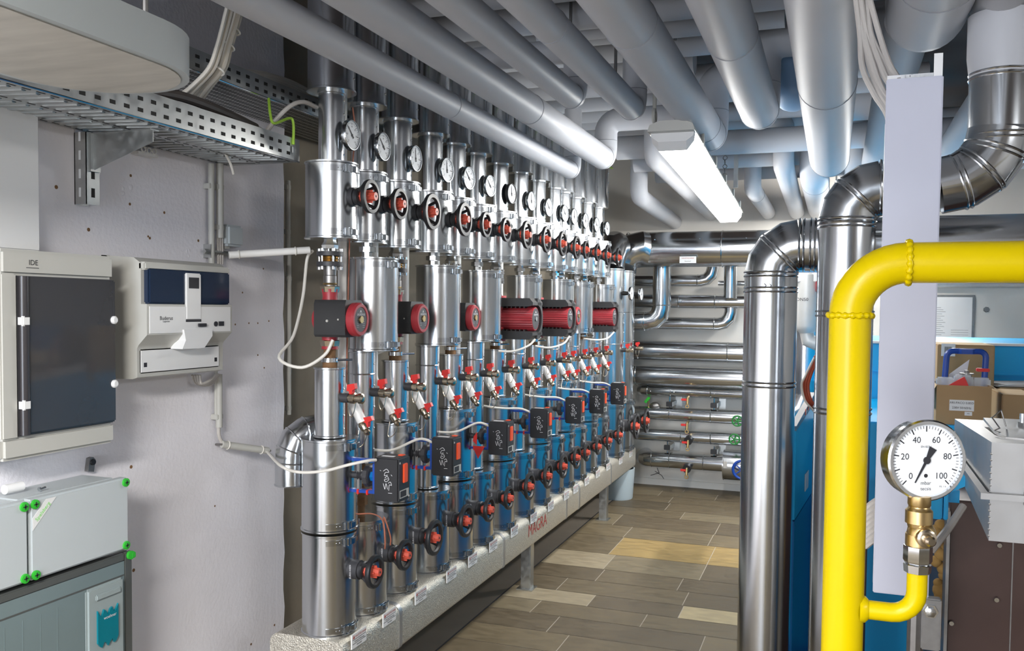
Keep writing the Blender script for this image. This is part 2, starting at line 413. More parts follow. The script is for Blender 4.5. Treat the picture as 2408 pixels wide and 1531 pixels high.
def riser(i):
    y=YS[i]; x=XR; sup=i%2==0
    big=('return' if not sup else 'supply')
    extra={0:'with an exposed pump fitting'}.get(i,'')
    lab=(f'silver sheet metal riser, {ORD[i]} of the row counted from the white wall end')
    t=thing('riser_pipe',(x,y,HZ),lab,'pipe','silver insulated risers along the left wall')
    can('bottom_can',t,x,y,RB[i],HZ,.748)
    can('top_can',t,x+.005,y,.078,2.205,2.56,(0,0),True)
    can('thermometer_sleeve',t,x+.005,y,(.043,.047,.054,.050,.055,.05,.053,.053,.053,.05,.05,.05,.05,.05)[i],1.973,2.205,(0,0),True)
    ru=(.085,.08,.085,.093,.095,.095,.096,.1,.098,.09,.092,.097,.095,.1)[i]
    can('upper_can',t,x+.005,y,ru,1.723,1.973)
    if sup:
        can('mixing_valve_can',t,x,y,RB[i]+(.0 if i else .002),.757,1.062)
        can('sleeve',t,x,y,.050 if i<4 else .054,1.065,1.298,(0,0),True)
        b=G(CHROME); b.lathe((x,y,1.692),(0,0,1),[(0,0),(0,.026),(.012,.028),(.024,.02),(.034,.02)],6)
        b.use(DARK)
        for z in (1.668,1.634): b.lathe((x,y,z),(0,0,1),[(0,0),(0,.044),(.014,.044),(.014,0)],24)
        b.use(CHROME)
        for k in range(6):
            a=k*PI/3+.3; px,py=x+.036*math.cos(a),y+.036*math.sin(a)
            b.cyl((px,py,1.625),(px,py,1.692),.004,n=6); b.cyl((px,py,1.683),(px,py,1.692),.007,n=6); b.cyl((px,py,1.622),(px,py,1.632),.007,n=6)
        b.build('flange_joint',t)
        b=G(BRASS); b.lathe((x,y,1.646),(0,0,1),[(0,.02),(.003,.03),(.007,.024),(.011,.03),(.016,.024),(.02,.03),(.024,.02)],20); b.build('brass_bellows',t)
        b=G(STEEL); b.lathe((x,y,1.552),(0,0,1),[(0,.022),(.05,.022),(.052,.02),(.084,.022)],18); b.use(BRASS); b.torus((x,y,1.575),(0,0,1),.020,.004,18,6)
        b.build('threaded_stub',t)
        for z in (1.548,1.368): b=G(NICKEL); b.lathe((x,y,z),(0,0,1),[(0,0),(0,.03),(.018,.033),(.02,.03),(.02,0)],6); b.build('union_nut',t)
        b=G(RUST); b.lathe((x,y,1.298),(0,0,1),[(0,.024),(.028,.024),(.03,.019),(.07,.021)],18)
        b.use(CHROME); b.lathe((x,y,1.315),(0,0,1),[(0,.025),(0,.029),(.014,.029),(.014,.025)],20); b.cyl((x+.028,y,1.322),(x+.055,y+.05,1.322),.004,n=8)
        b.build('pipe_clamp',t)
    else:
        z0=.752
        if i==1:
            b=G(RUST); b.cyl((x,y,.748),(x,y,.80),.013); b.lathe((x,y,.79),(0,0,1),[(0,0),(0,.022),(.03,.022),(.03,0)],6); b.cyl((x,y,.8),(x,y,.95),.014); b.use(BRASS); b.lathe((x,y,.86),(0,0,1),[(0,.015),(.01,.026),(.03,.026),(.04,.015)],12); b.build('drain_stub',t); z0=.945
        can('sleeve',t,x-.002,y,.047 if i<4 else .055,z0,1.345,(0,0),True)
        b=G(GALV); b.torus((x-.002,y,1.262),(0,0,1),.048 if i<4 else .056,.003,24,6); b.build('sleeve_joint',t)
        can('strainer_can',t,XB,y,.087 if i<3 else .091,1.347,1.672)
        b=G(CHROME); b.lathe((x+.02,y,1.672),(0,0,1),[(0,.02),(.02,.02),(.022,.03),(.04,.03),(.042,.02),(.052,.02)],8); b.build('neck_fitting',t)
    return t
for i in range(14): riser(i)
def main_riser(i):
    y=YS[i]; x=XR; r=.118
    t=thing('riser_pipe',(x,y,HZ),('thick silver main riser without pump, second from the rear wall','thick silver main riser rising into the big horizontal duct')[i-14],'pipe','silver insulated risers along the left wall')
    can('bottom_can',t,x,y,RB[i],HZ,.80)
    b=G(GALV); zt=1.80; b.cyl((x,y,.80),(x,y,zt),r,n=40)
    for z in (1.245,1.48,1.79): b.torus((x,y,z),(0,0,1),r,.003,36,6)
    b.arcband((x,y,0),r,.81,1.8,.25,.27,.0015,2)
    for k in range(14): b.ball((x+r*math.cos(.2),y+r*math.sin(.2),.84+.07*k),.0035,6)
    b.build('sleeve',t)
    b=G(GALV)
    if i==15: pts=[(x,y,1.80)]+arc((x+.16,y+.04,1.82),(-1,0,0),(0,0,1),.16,0,PI/2,4)+[(x+.2,y+.08,1.965)]; rr=[r]+[.125]*5+[.13]
    else: pts=[(x,y,1.80),(x,y+.02,1.86),(x,y+.09,1.95),(x,y+.2,1.98)]; rr=r
    b.tube(pts,rr,32); b.build('elbow',t)
main_riser(14); main_riser(15)

# thermometers
def gauge_proto():
    t=thing('thermometer',(0,0,0),'','thermometer')
    R=.050
    b=G(BLACK); b.lathe((-.045,0,0),(1,0,0),[(0,0),(0,.015),(.015,.0155),(.03,.013),(.045,.011),(.045,0)],16); b.build('stem',t)
    b=G(LATCH); b.lathe((.004,0,0),(1,0,0),[(0,0),(0,R*.9),(.003,R),(.014,R),(.018,R*.97),(.018,R*.915),(.0135,R*.905)],40); b.build('bezel',t)
    b=G(DIAL); b.lathe((.0165,0,0),(1,0,0),[(0,R*.91),(.001,R*.91),(.001,0)],32)
    b.use(INK)
    for k in range(25):
        a=math.radians(-135+270*k/24); L=.007 if k%4==0 else .0035; w=.0007 if k%4 else .0011
        T=Matrix.Translation((.0176,0,0))@Matrix.Rotation(-a,4,'X'); b.box((0,-w,.041-L),(.0003,w,.041),0,T)
    for k in range(7):
        a=math.radians(-135+45*k); b.text(str(k*20),.0085,(.0176,.028*math.sin(a),.028*math.cos(a)),(0,1,0),(0,0,1),.0003)
    b.build('dial',t)
    b=G(INK); T=Matrix.Translation((.0188,0,0))@Matrix.Rotation(math.radians(45),4,'X')
    b.prism([(-.0035,-.012),(.0035,-.012),(.0025,0),(.0008,.036),(-.0008,.036),(-.0025,0)],T@Vector((0,0,0)),T.to_3x3()@Vector((0,1,0)),T.to_3x3()@Vector((0,0,1)),(.0008,0,0))
    b.lathe((.0178,0,0),(1,0,0),[(0,.0045),(.002,.0045),(.002,0)],12)
    b.build('pointer',t)
    return t
gp=gauge_proto(); first=True
for i in range(16):
    y=YS[i]
    lab=f'round white dial thermometer on the {ORD[i]} silver riser of the row' if i<14 else ('lower white dial thermometer on the thick riser second from the rear wall','lower white dial thermometer on the thick riser under the big duct')[i-14]
    loc=(-1.516,y,2.062) if i<14 else (XR+.118+.04,y,1.62)
    if first: gp.location=loc; o=gp; first=False; o['label']=lab; o['group']='dial thermometers on the risers'
    else: o=dup(gp,loc,lab,'dial thermometers on the risers')
    if i==6:
        for ch in o.children:
            if ch.name.startswith('bezel'): ch.data=ch.data.copy(); ch.data.materials.clear(); ch.data.materials.append(BLACK); ch['label']='black bezel'
    o.rotation_euler=(0,0,-math.radians(0 if i<3 else 7 if i<14 else 4))
    for ch in o.children:
        if ch.name.startswith('pointer'): ch.rotation_euler=(math.radians(0 if i%4 in(0,1) else -38),0,0)

# handwheel valves
def wheel_proto(R):
    t=thing('handwheel_valve',(0,0,0),'','valve')
    b=G(DARK); b.lathe((0,0,0),(1,0,0),[(0,0),(0,.034),(.012,.035),(.014,.032),(.05,.032),(.05,.026),(.06,.026),(.06,0)],26)
    b.use(INKW); b.text('EURO-WEDI',.0085,(.03,-.0322,.0),(0,0,1),(-1,0,0),.0005); b.build('neck',t)
    b=G(BLACK); b.lathe((.10,0,0),(1,0,0),[(0,R*.76),(-.006,R*.88),(-.004,R),(.004,R*1.03),(.010,R),(.011,R*.8),(.004,R*.74),(0,R*.76)],36)
    b.lathe((.06,0,0),(1,0,0),[(0,0),(0,.03),(.008,.032),(.012,.028),(.012,0)],20)
    for k in range(4):
        a=PI/4+k*PI/2; e=Vector((0,math.cos(a),math.sin(a)))
        b.tube([Vector((.064,0,0))+e*.02,Vector((.08,0,0))+e*R*.62,Vector((.099,0,0))+e*R*.86],.006,6)
    b.build('wheel',t)
    b=G(HUB); b.lathe((.066,0,0),(1,0,0),[(0,0),(0,.02),(.01,.019),(.05,.0145),(.058,.014),(.058,0)],8)
    for k in range(4):
        a=k*PI/2; e=Vector((0,math.cos(a),math.sin(a))); T=Matrix.Rotation(a,4,'X'); b.box((.068,.012,-.0025),(.112,.021,.0025),.001,T)
    b.use(INK); b.lathe((.1242,0,0),(1,0,0),[(0,.004),(.0004,.004),(.0004,0)],10)
    b.build('hub',t)
    return t
ws=wheel_proto(.054); wb=wheel_proto(.067); used={}
WB=[0,0,1,1,0,0,1,1,1,1,0,0,1,1,2,2]
def put_wheel(i, up):
    y=YS[i]; big=WB[i] if i<14 else 1
    p=wb if big else ws
    if up:
        ru=(.085,.08,.085,.093,.095,.095,.096,.1,.098,.09,.092,.097,.095,.1)[i]; loc=(XR+ru-.037,y,1.86)
        lab=f'upper black handwheel valve with dark red hub on the {ORD[i]} riser of the row'
    else:
        loc=(XR+RB[i]-.021,y,.625 if i<14 else .64); lab=f'lower black handwheel valve with orange red hub on the {ORD[i]} riser of the row'
    g='upper handwheels' if up else 'lower handwheels'
    if p not in used: p.location=loc; p['label']=lab; p['group']=g; o=p; used[p]=1
    else: o=dup(p,loc,lab,g)
    if i>=14: o.scale=(1.15,1.4,1.4)
for i in range(16): put_wheel(i,False)
for i in range(14): put_wheel(i,True)

# drain cocks on the sleeves
def cock(b, chain=True):
    b.use(DARK); b.lathe((0,0,0),(1,0,0),[(0,0),(0,.013),(.035,.0125),(.036,0)],14)
    b.use(NICKEL); b.lathe((.034,0,0),(1,0,0),[(0,0),(0,.011),(.008,.011),(.008,.014),(.03,.015),(.034,.011),(.048,.011),(.05,.0145),(.064,.0145),(.07,.01),(.072,.004),(.072,0)],14)
    if chain: b.tube(spline([(.066,0,-.012),(.062,-.004,-.035),(.05,-.006,-.05),(.036,-.004,-.035),(.034,0,-.012)],5),.0016,5)
def redhandle(b,o,T=Matrix.Identity(4)):
    T=Matrix.Translation(o)@T; b.use(HRED)
    b.prism([(-.019,.006),(-.017,.022),(.017,.026),(.021,.012),(.008,.008),(.004,-.008),(-.006,-.008),(-.008,.004)],T@Vector((0,-.007,.010)),T.to_3x3()@Vector((1,0,0)),T.to_3x3()@Vector((0,0,1)),T.to_3x3()@Vector((0,.014,0)))
def drain_proto():
    t=thing('drain_cock',(0,0,0),'','valve'); b=MB(); cock(b); b.build('body',t); b=MB(); redhandle(b,(.048,0,.004)); o=b.build('handle',t); return t
dp=drain_proto(); dp.scale=(.80,1.25,1.25); first=True
for i in range(16):
    sup=i%2==0; r=(.05 if i<4 else .054) if sup else (.047 if i<4 else .055)
    if i>=14: r=.118
    loc=(XR+r-.004,YS[i],1.197 if i<14 else 1.20); lab=f'brass drain cock with red handle on the sleeve of the {ORD[i]} riser'
    if first: dp.location=loc; dp['label']=lab; dp['group']='drain cocks on riser sleeves'; first=False
    else: dup(dp,loc,lab,'drain cocks on riser sleeves')
# white vent tubes ending in a red ball valve
def vent_proto():
    t=thing('vent_tube',(0,0,0),'','tube')
    b=G(WPVC); b.tube([(0,0,1.18)]+[(0,0,.2)]+arc((.05,0,.16),(-1,0,0),(0,0,-1),.05,0,.62,4)+[(.066,0,.030)],.0125,12)
    b.tube([(.036,0,.088),(.066,0,.030)],.0148,12); b.build('tube',t)
    b=G(NICKEL); d=Vector((.46,0,-.89)); o=Vector((.060,0,.040))
    b.lathe(o,d,[(0,0),(0,.014),(.01,.014),(.012,.011),(.02,.015),(.036,.013),(.04,.009),(.048,.011),(.056,.006),(.058,0)],12)
    b.tube(spline([o+d*.05,o+Vector((.014,-.01,-.08)),o+Vector((-.004,-.012,-.085)),o+Vector((.0,-.008,-.035))],5),.0015,5); b.build('valve_body',t)
    b=MB(); redhandle(b,(.084,0,.014),Matrix.Rotation(-.15,4,'Y')); b.build('handle',t)
    b=G(CHROME); b.lathe((0,0,.375),(0,0,1),[(0,.0125),(0,.017),(.014,.017),(.014,.0125)],16); b.cyl((0.012,-.02,.382),(.03,.012,.382),.005,n=8); b.cyl((-.0,-.055,.382),(.0,-.014,.382),.0035,n=8); b.build('tube_clamp',t)
    return t
vp=vent_proto(); vp.scale=(1.22,1.22,1.08); first=True
for i in range(14):
    y=YS[i]; dy={0:.112,1:.122}.get(i,.118 if i<9 else .1)
    loc=(XR-.02,y+dy,1.07 if i%2==0 else 1.075); lab=f'white plastic vent tube with red ball valve beside the {ORD[i]} riser'
    if first: vp.location=loc; vp['label']=lab; vp['group']='white vent tubes'; first=False
    else: dup(vp,loc,lab,'white vent tubes')

# circulation pumps
def small_pump():
    t=thing('circulation_pump',(0,0,0),'','pump')
    b=G(RED); b.lathe((-.02,0,0),(1,0,0),[(0,0),(0,.04),(.012,.049),(.035,.05),(.045,.045),(.045,0)],28)
    b.lathe((.025,0,.045),(0,0,1),[(0,.03),(.03,.024),(.055,.028),(.055,0)],18); b.lathe((.025,0,-.045),(0,0,-1),[(0,.03),(.03,.024),(.055,.028),(.055,0)],18); b.build('volute',t)
    b=G(PUMPB); b.prism([(-.05,-.058),(.052,-.058),(.058,-.05),(.058,.052),(.046,.064),(-.052,.064),(-.058,.05),(-.058,-.05)],(.0,0,0),(0,1,0),(0,0,1),(.118,0,0))
    for k in range(9): b.box((.10,-.0595,-.04+k*.007),(.118,-.057,-.037+k*.007))
    b.use(GREYP); b.lathe((.05,-.0575,-.005),(0,-1,0),[(0,.005),(.003,.004),(.003,0)],10); b.lathe((.092,-.0575,.0),(0,-1,0),[(0,.003),(.003,.003),(.003,0)],8)
    b.build('control_box',t)
    b=G(RED); b.lathe((.117,0,0),(1,0,0),[(0,0),(0,.056),(.02,.056),(.027,.051),(.027,.042),(.025,.041)],32)
    b.build('motor_ring',t)
    b=G(DARK); b.lathe((.141,0,0),(1,0,0),[(0,.042),(.001,.042),(.001,0)],28)
    b.use(INKW); b.text('GRUNDFOS',.0095,(.1425,0,.016),(0,1,0),(0,0,1)); b.box((.1422,-.008,.022),(.1426,.008,.023)); b.prism([(-.006,.026),(.006,.026),(0,.031)],(.1422,0,0),(0,1,0),(0,0,1),(.0004,0,0))
    for k in range(4): b.box((.1422,-.026,-.008-k*.006),(.1425,-.012,-.0075-k*.006)); b.box((.1422,.012,-.008-k*.006),(.1425,.026,-.0075-k*.006))
    b.use(BRASS); b.lathe((.141,0,0),(1,0,0),[(0,.012),(.006,.012),(.006,0)],16)
    b.build('face_plate',t)
    return t
def big_pump():
    t=thing('circulation_pump',(0,0,0),'','pump')
    b=G(RED); b.lathe((-.04,0,0),(1,0,0),[(0,0),(0,.06),(.03,.068),(.075,.068),(.085,.06),(.085,0)],28)
    b.lathe((0,0,.05),(0,0,1),[(0,.04),(.05,.034),(.052,.055),(.062,.055),(.062,0)],20); b.lathe((0,0,-.05),(0,0,-1),[(0,.04),(.05,.034),(.052,.055),(.062,.055),(.062,0)],20)
    for s in (-1,1):
        for q in (-1,1): b.cyl((.04,s*.052,q*.05),(.062,s*.052,q*.05),.009,n=10)
    b.build('volute',t)
    b=MB().use(RED); prof=[(0,0),(0,.068),(.012,.062)]
    n=60; vs=[]; 
    for k,(tx,sc) in enumerate(((.045,1.),(.205,1.),(.212,.96))):
        for i in range(n):
            a=2*PI*i/n; r=(.060 if i%2 else .057)*sc; vs.append((tx,r*math.cos(a),r*math.sin(a)))
    b.add(vs,[[k*n+i,k*n+(i+1)%n,(k+1)*n+(i+1)%n,(k+1)*n+i] for k in range(2) for i in range(n)]+[[2*n+i for i in range(n)]]); b.build('ribbed_motor',t)
    b=G(PUMPB)
    for s in (1,-1):
        b.prism([(.045,.060),(.20,.060),(.222,.066),(.222,.08),(.205,.10),(.045,.10)],(0,-.075,0),(1,0,0),(0,0,s),(0,.15,0))
        for k in range(6): b.box((.06+.022*k,-.06,min(s*.052,s*.061)),(.066+.022*k,.06,max(s*.052,s*.061)))
    AA=[-PI/2+PI*k/28 for k in range(29)]
    pts=[(.085*math.cos(a),.10*math.sin(a)) for a in AA]
    inn=[(.066*math.cos(a),.066*math.sin(a)) for a in AA]
    vs=[]; fs=[]
    for x in (.195,.222):
        vs+= [(x,)+p for p in pts]+[(x,)+p for p in inn]
    for k in range(28):
        j=k+1; fs+=[[k,j,29+j,29+k],[58+k,87+k,87+j,58+j],[k,58+k,58+j,j],[29+k,29+j,87+j,87+k]]
    fs+=[[0,29,87,58],[28,86,115,57]]
    b.add(vs,fs); b.build('control_housing',t)
    b=G(DARK); b.lathe((.212,0,0),(1,0,0),[(0,.052),(.001,.052),(.001,0)],28); b.use(INKW); b.text('GRUNDFOS',.012,(.2135,0,.02),(0,1,0),(0,0,1)); b.prism([(-.008,.03),(.008,.03),(0,.038)],(.2132,0,0),(0,1,0),(0,0,1),(.0004,0,0))
    b.use(CHROME); b.lathe((.212,0,0),(1,0,0),[(0,.011),(.006,.011),(.006,0)],14); b.build('face_plate',t)
    return t
sp=small_pump(); bp_=big_pump(); fs=fb=True
for i in (0,2,4,10):
    lab=f'small black circulation pump with round red face on the {ORD[i]} riser'; loc=(XR-.025,YS[i],1.458)
    if fs: sp.location=loc; sp['label']=lab; sp['group']='small circulation pumps'; fs=False
    else: dup(sp,loc,lab,'small circulation pumps')
for i,w in ((6,'nearest of the three large ones'),(8,'middle of the three large ones'),(12,'farthest of the three large ones')):
    lab=f'large ribbed red motor pump in black housing, {w}'; loc=(XR,YS[i],1.45)
    if fb: bp_.location=loc; bp_['label']=lab; bp_['group']='large circulation pumps'; fb=False
    else: dup(bp_,loc,lab,'large circulation pumps')

# mixing valve actuators
def actuator():
    t=thing('valve_actuator',(0,0,0),'','actuator')
    b=G(BLACK); b.box((.10,-.042,-.072),(.19,.042,.072),.005)
    b.use(INKW); b.box((.115,-.02,.072),(.16,-.004,.0726))
    random.seed(8)
    def sw(pts,r=.0009): b.tube([(.147+p[0],-.0424,p[1]) for p in spline([(q[0],q[1],0) for q in pts],5)],r,4)
    sw([(-.012,.028),(.0,.035),(.008,.026),(-.004,.024),(-.008,.014),(.004,.016)]); sw([(-.006,.006),(.002,.012),(.008,.002),(-.002,-.006),(-.008,.0),(.004,.004)])
    sw([(-.012,-.012),(-.006,-.03),(-.002,-.012),(.004,-.03)]); sw([(.006,-.01),(.014,-.006),(.018,-.016),(.010,-.016),(.008,-.034)]); sw([(-.02,.028),(-.024,.03)]); sw([(.016,.018),(.02,.014)]); sw([(.006,-.042),(.02,-.042)])
    b.use(GREYP); 
    for y,z in ((-.032,.055),(.032,-.062)): b.lathe((.19,y,z),(1,0,0),[(0,.004),(.001,.003),(.001,0)],8)
    b.box((.1902,-.034,-.06),(.1906,.03,-.034)); b.use(INK); b.box((.1905,-.030,-.057),(.1908,.012,-.037))
    b.build('housing',t)
    b=G(ORNG); b.box((.188,-.012,-.012),(.195,.016,.05),.002); b.box((.16,.01,.0715),(.178,.03,.075),.001); b.build('switch',t)
    b=G(BLUET)
    for s in (1,-1): b.box((-.01,-.012,s*.052-.005),(.105,.012,s*.052+.005),.002)
    b.box((.09,-.035,-.05),(.102,.035,.05),.003); b.build('bracket',t)
    b=G(DARK); b.lathe((.048,0,0),(1,0,0),[(0,0),(0,.03),(.004,.036),(.018,.036),(.022,.03),(.022,0)],10); b.lathe((.0,0,0),(1,0,0),[(0,.012),(.02,.012),(.022,.017),(.026,.012),(.030,.017),(.034,.012),(.038,.017),(.048,.012)],14); b.build('knob',t)
    b=G(BLUED); b.lathe((.068,0,0),(1,0,0),[(0,0),(0,.017),(.026,.017),(.026,0)],6); b.build('coupling',t)
    b=G(STEEL); b.box((.018,-.008,-.055),(.028,.008,.055)); b.build('spindle_frame',t)
    for x in (.02,.055): b=G(HRED); b.box((x,-.015,-.062),(x+.008,.015,-.045),.002); b.build('red_clip',t)
    return t
ap=actuator(); first=True; k=0
for i in (0,2,4,6,8,10,12):
    zz=.943; xx={0:-1.4895,2:-1.506,4:-1.483}.get(i,-1.478)
    lab=f'black box actuator with orange switch on the {ORD[i]} riser of the row'
    if first: ap.location=(xx,YS[i],zz); ap['label']=lab; ap['group']='mixing valve actuators'; first=False
    else: dup(ap,(xx,YS[i],zz),lab,'mixing valve actuators')
    # cable to the actuator
    y=YS[i]; top=(xx+.108,y-.02,zz+.045)
    if i==0:
        pts=[at(628,1062,x=-1.86),at(660,1095,y=2.40),at(700,1110,y=2.41),at(760,1108,y=2.43),at(820,1093,y=2.44),at(862,1084,y=2.47),at(884,1082,y=2.51)]
        cl='white cable sagging from the tilted wall tube to the nearest actuator'
    else:
        pts=[(-1.62,y-.24,zz+.05),(-1.53,y-.19,zz+.035),(xx-.0,y-.13,zz+.035),(xx+.06,y-.06,zz+.065),top]
        if i>4: pts=[(-1.60,y-.22,zz+.10),(-1.52,y-.18,zz+.085),(xx,y-.12,zz+.075),(xx+.06,y-.06,zz+.07),top]
        cl=f'white cable running to the actuator of the {ORD[i]} riser'
    b=G(CABW); b.tube(spline(pts),.005,8); tag(b.build('cable'),cl,'cable','actuator cables')
# pump cables
for i,pts in ((0,[(XR+.03,2.53,1.39),(XR+.01,2.51,1.34),(XR-.05,2.47,1.30),(XR-.13,2.46,1.33),at(690,790,x=-1.72),at(712,700,x=-1.74),at(722,610,x=-1.75),at(735,590,x=-1.72)]),
              (2,[(XR,3.02,1.37),(XR-.03,2.97,1.33),(XR-.1,2.9,1.31)]),
              (6,[(-1.37,4.09,1.35),(-1.39,4.05,1.32),(-1.44,3.98,1.295),(-1.50,3.93,1.295)]),
              (8,[(-1.37,4.69,1.35),(-1.39,4.64,1.31),(-1.44,4.55,1.29),(-1.5,4.48,1.30)]),
              (12,[(-1.37,5.74,1.35),(-1.40,5.68,1.31),(-1.45,5.6,1.30),(-1.52,5.52,1.31)])):
    b=G(CABW); b.tube(spline(pts),.0055,8); tag(b.build('cable'),f'beige cable hanging from the pump on the {ORD[i]} riser','cable','pump cables')
b=G(CABO); b.tube(spline([(-1.50,2.60,.80),(-1.47,2.66,.79),(-1.455,2.70,.76),(-1.445,2.70,.70),(-1.45,2.71,.66),(-1.455,2.72,.70),(-1.455,2.71,.77),(-1.44,2.73,.70),(-1.445,2.74,.665)]),.0025,6)
b.tube(spline([(XR+.02,2.67,2.18),(XR+.03,2.675,2.08),(XR+.015,2.68,1.99),(XR+.0,2.68,1.6),(XR-.0,2.67,1.0),(-1.52,2.63,.82),(-1.50,2.60,.80)]),.0025,6)
tag(b.build('capillary_wire'),'thin copper red capillary wire hanging coiled below the nearest actuator','wire')
b=G(CABY); b.tube(spline([(XR+.07,y,2.50-.01*math.sin(y*9)) for y in (2.9,3.3,3.8,4.3,4.8,5.3,5.8,6.2)]),.006,6); tag(b.build('earth_wire'),'yellow green earth wire running along the tops of the risers','wire')
b=G(HRED); p=at(1130,1035,y=3.5); b.prism([(-.02,0),(.035,0),(.005,-.055)],(p.x,3.46,p.z-.02),(1,0,0),(0,0,1),(0,.002,0)); b.prism([(-.015,.03),(.0,.05),(.0,-.005),(-.018,.01)],(p.x,3.458,p.z-.01),(1,0,0),(0,0,1),(0,.002,0)); b.tube([(p.x+.005,3.461,p.z-.02),(p.x+.005,3.47,.893)],.001,4)
tag(b.build('warning_tag'),'red triangular tag hanging from the blue bracket of the third actuator','tag')
# bucket under the far end of the header
b=G(BUCK); b.lathe((-1.59,6.86,0),(0,0,1),[(0,0),(0,.118),(.01,.122),(.242,.135),(.242,.128),(.012,.114),(.012,0)],36); tag(b.build('bucket'),'pale blue grey plastic bucket standing under the far end of the header','bucket')
# sheet-metal elbow behind the nearest riser
t=thing('duct_elbow',(-1.72,2.64,.88),'silver segmented sheet metal elbow low behind the nearest riser','duct elbow')
b=G(DUCT); pts=[at(685,1118,x=-1.74)+Vector((0,.0,-.03)),at(685,1090,x=-1.74),at(687,1060,x=-1.74),at(697,1035,x=-1.73),at(718,1018,x=-1.71),at(750,1010,x=-1.68)]
b.tube(pts,.055,24); 
for p,q in zip(pts[:-1],pts[1:]): b.torus(p,q-p,.055,.003,24,6)
b.build('elbow',t)

# ------------------------------------------------------------------ pipes under the ceiling
def jpipe(name, lab, pts, r, m=PVC, cat='pipe', bead=None, group=None, seams=(), n=32, rail=False):
    b=G(m); b.tube(pts,r,n)
    dk=mat('jacket_seam',(.27,.28,.31),0,.5,.1,20)
    b.use(dk if bead is None else bead)
    for p,d in seams: b.torus(p,d,r+.0003,.0016,n,5)
    return tag(b.build(name),lab,cat,group)
def elbow_pts(p, d0, d1, R, n=6):
    """points rounding a corner at p from direction d0 into d1"""
    p,d0,d1=Vector(p),Vector(d0).normalized(),Vector(d1).normalized()
    c=p-d0*R+d1*R
    return [c-d1*R*math.cos(a)+d0*R*math.sin(a) for a in [PI/2*k/n for k in range(n+1)]]
def cpipe(x, z, r, yend, lab, zt, xt, seams, up=False):
    """insulated pipe along the room, elbow up at its end, then across"""
    ye=yend-r
    pts=[(x,-2.9,z)]+elbow_pts((x,ye,z),(0,1,0),(0,0,1),r*1.15)
    if up: pts+=[(x,ye,2.54)]
    elif zt: pts+=elbow_pts((x,ye,zt),(0,0,1),(1 if xt>0 else -1,0,0),r*1.15)+[(x+xt,ye,zt)]
    return jpipe('insulated_pipe',lab,pts,r,seams=[((x,s,z),(0,1,0)) for s in seams]+[((x,ye-r*1.15,z),(0,1,0)),((x,ye,z+r*1.6),(0,0,1))],group='grey insulated pipes under the ceiling')
cpipe(-1.302,2.22,.045,4.52,'leftmost low grey insulated pipe under the ceiling, beside the riser tops',2.44,.5,(1.6,2.9),up=True)
cpipe(-1.122,2.27,.058,4.52,'second grey ceiling pipe from the left, ending near the lamp',2.47,.45,(1.3,3.25))
cpipe(-.923,2.28,.045,3.24,'short thin grey ceiling pipe, third from the left',2.46,-.4,(1.9,))
cpipe(-.753,2.28,.048,3.49,'short thin grey ceiling pipe, fourth from the left',2.62,-.4,(2.35,))
cpipe(-.552,2.30,.075,4.27,'thick grey ceiling pipe ending just above the long lamp',2.58,.6,(2.45,3.9))
cpipe(-.298,2.30,.075,3.83,'thick grey ceiling pipe right of the long lamp',2.60,.5,(2.65,))
cpipe(-.04,2.28,.096,5.0,'thickest bright grey ceiling pipe behind the front duct elbow',2.58,.5,(3.2,))
x,z,r=.214,2.30,.10
jpipe('insulated_pipe','wide grey ceiling pipe ending above the white trunking top',[(x,-2.9,z)]+elbow_pts((x,2.72,z),(0,1,0),(0,0,1),.115)+[(x,2.72,2.79)],r,seams=[((x,2.3,z),(0,1,0))],group='grey insulated pipes under the ceiling')
jpipe('insulated_pipe','grey ceiling pipe just left of the white trunking',[(.20,5.6,2.36),(.19,3.2,2.36),(.19,2.86,2.36)],.07,seams=[],group='grey insulated pipes under the ceiling')
x=.54; jpipe('insulated_pipe','grey ceiling pipe between the white trunking and the right duct riser',[(x,-2.9,2.32),(x,6.6,2.32)],.075,seams=[((x,2.9,2.32),(0,1,0))],group='grey insulated pipes under the ceiling')
jpipe('insulated_pipe','dim grey ceiling pipe high behind the right duct riser',[(.75,-2.9,2.46),(.75,6.9,2.46)],.09,seams=[((.75,3.3,2.46),(0,1,0))],group='grey insulated pipes under the ceiling')
# cross pipes from each riser top to the middle of the room
ex=[-.35,.15,-.55,.3,-.2,.4,-.62,.3,.4,-.45,.3,.15,.4,-.85]
for i in range(14):
    y=YS[i]; r=(.055,.06,.05,.06,.055,.062,.065,.06,.062,.055,.055,.06,.06,.06)[i]; z=2.635
    pts=[(XR,y,2.555)]+elbow_pts((XR,y,z),(0,0,1),(1,0,0),r*1.1)
    xe=ex[i]
    if i==13: pts+=elbow_pts((-1.28,y,z),(1,0,0),(0,0,-1),r*1.2)+elbow_pts((-1.28,y,2.28),(0,0,-1),(0,1,0),r*1.2)+[(-1.28,7.49,2.24)]
    elif i==12: pts+=[(1.3,y,z)]
    elif i==9: pts+=elbow_pts((-.98,y,z),(1,0,0),(0,0,-1),r*1.2)+elbow_pts((-.98,y,2.36),(0,0,-1),(0,1,0),r*1.2)+[(-.98,7.49,2.30)]
    elif i==11: pts+=elbow_pts((-.30,y,z),(1,0,0),(0,0,-1),r*1.2)+elbow_pts((-.30,y,2.36),(0,0,-1),(0,1,0),r*1.2)+[(-.30,7.49,2.30)]
    else: pts+=[(xe,y,z)]
    jpipe('cross_pipe',f'grey insulated cross pipe leaving the top of the {ORD[i]} riser',pts,r,group='grey cross pipes over the risers',n=24)
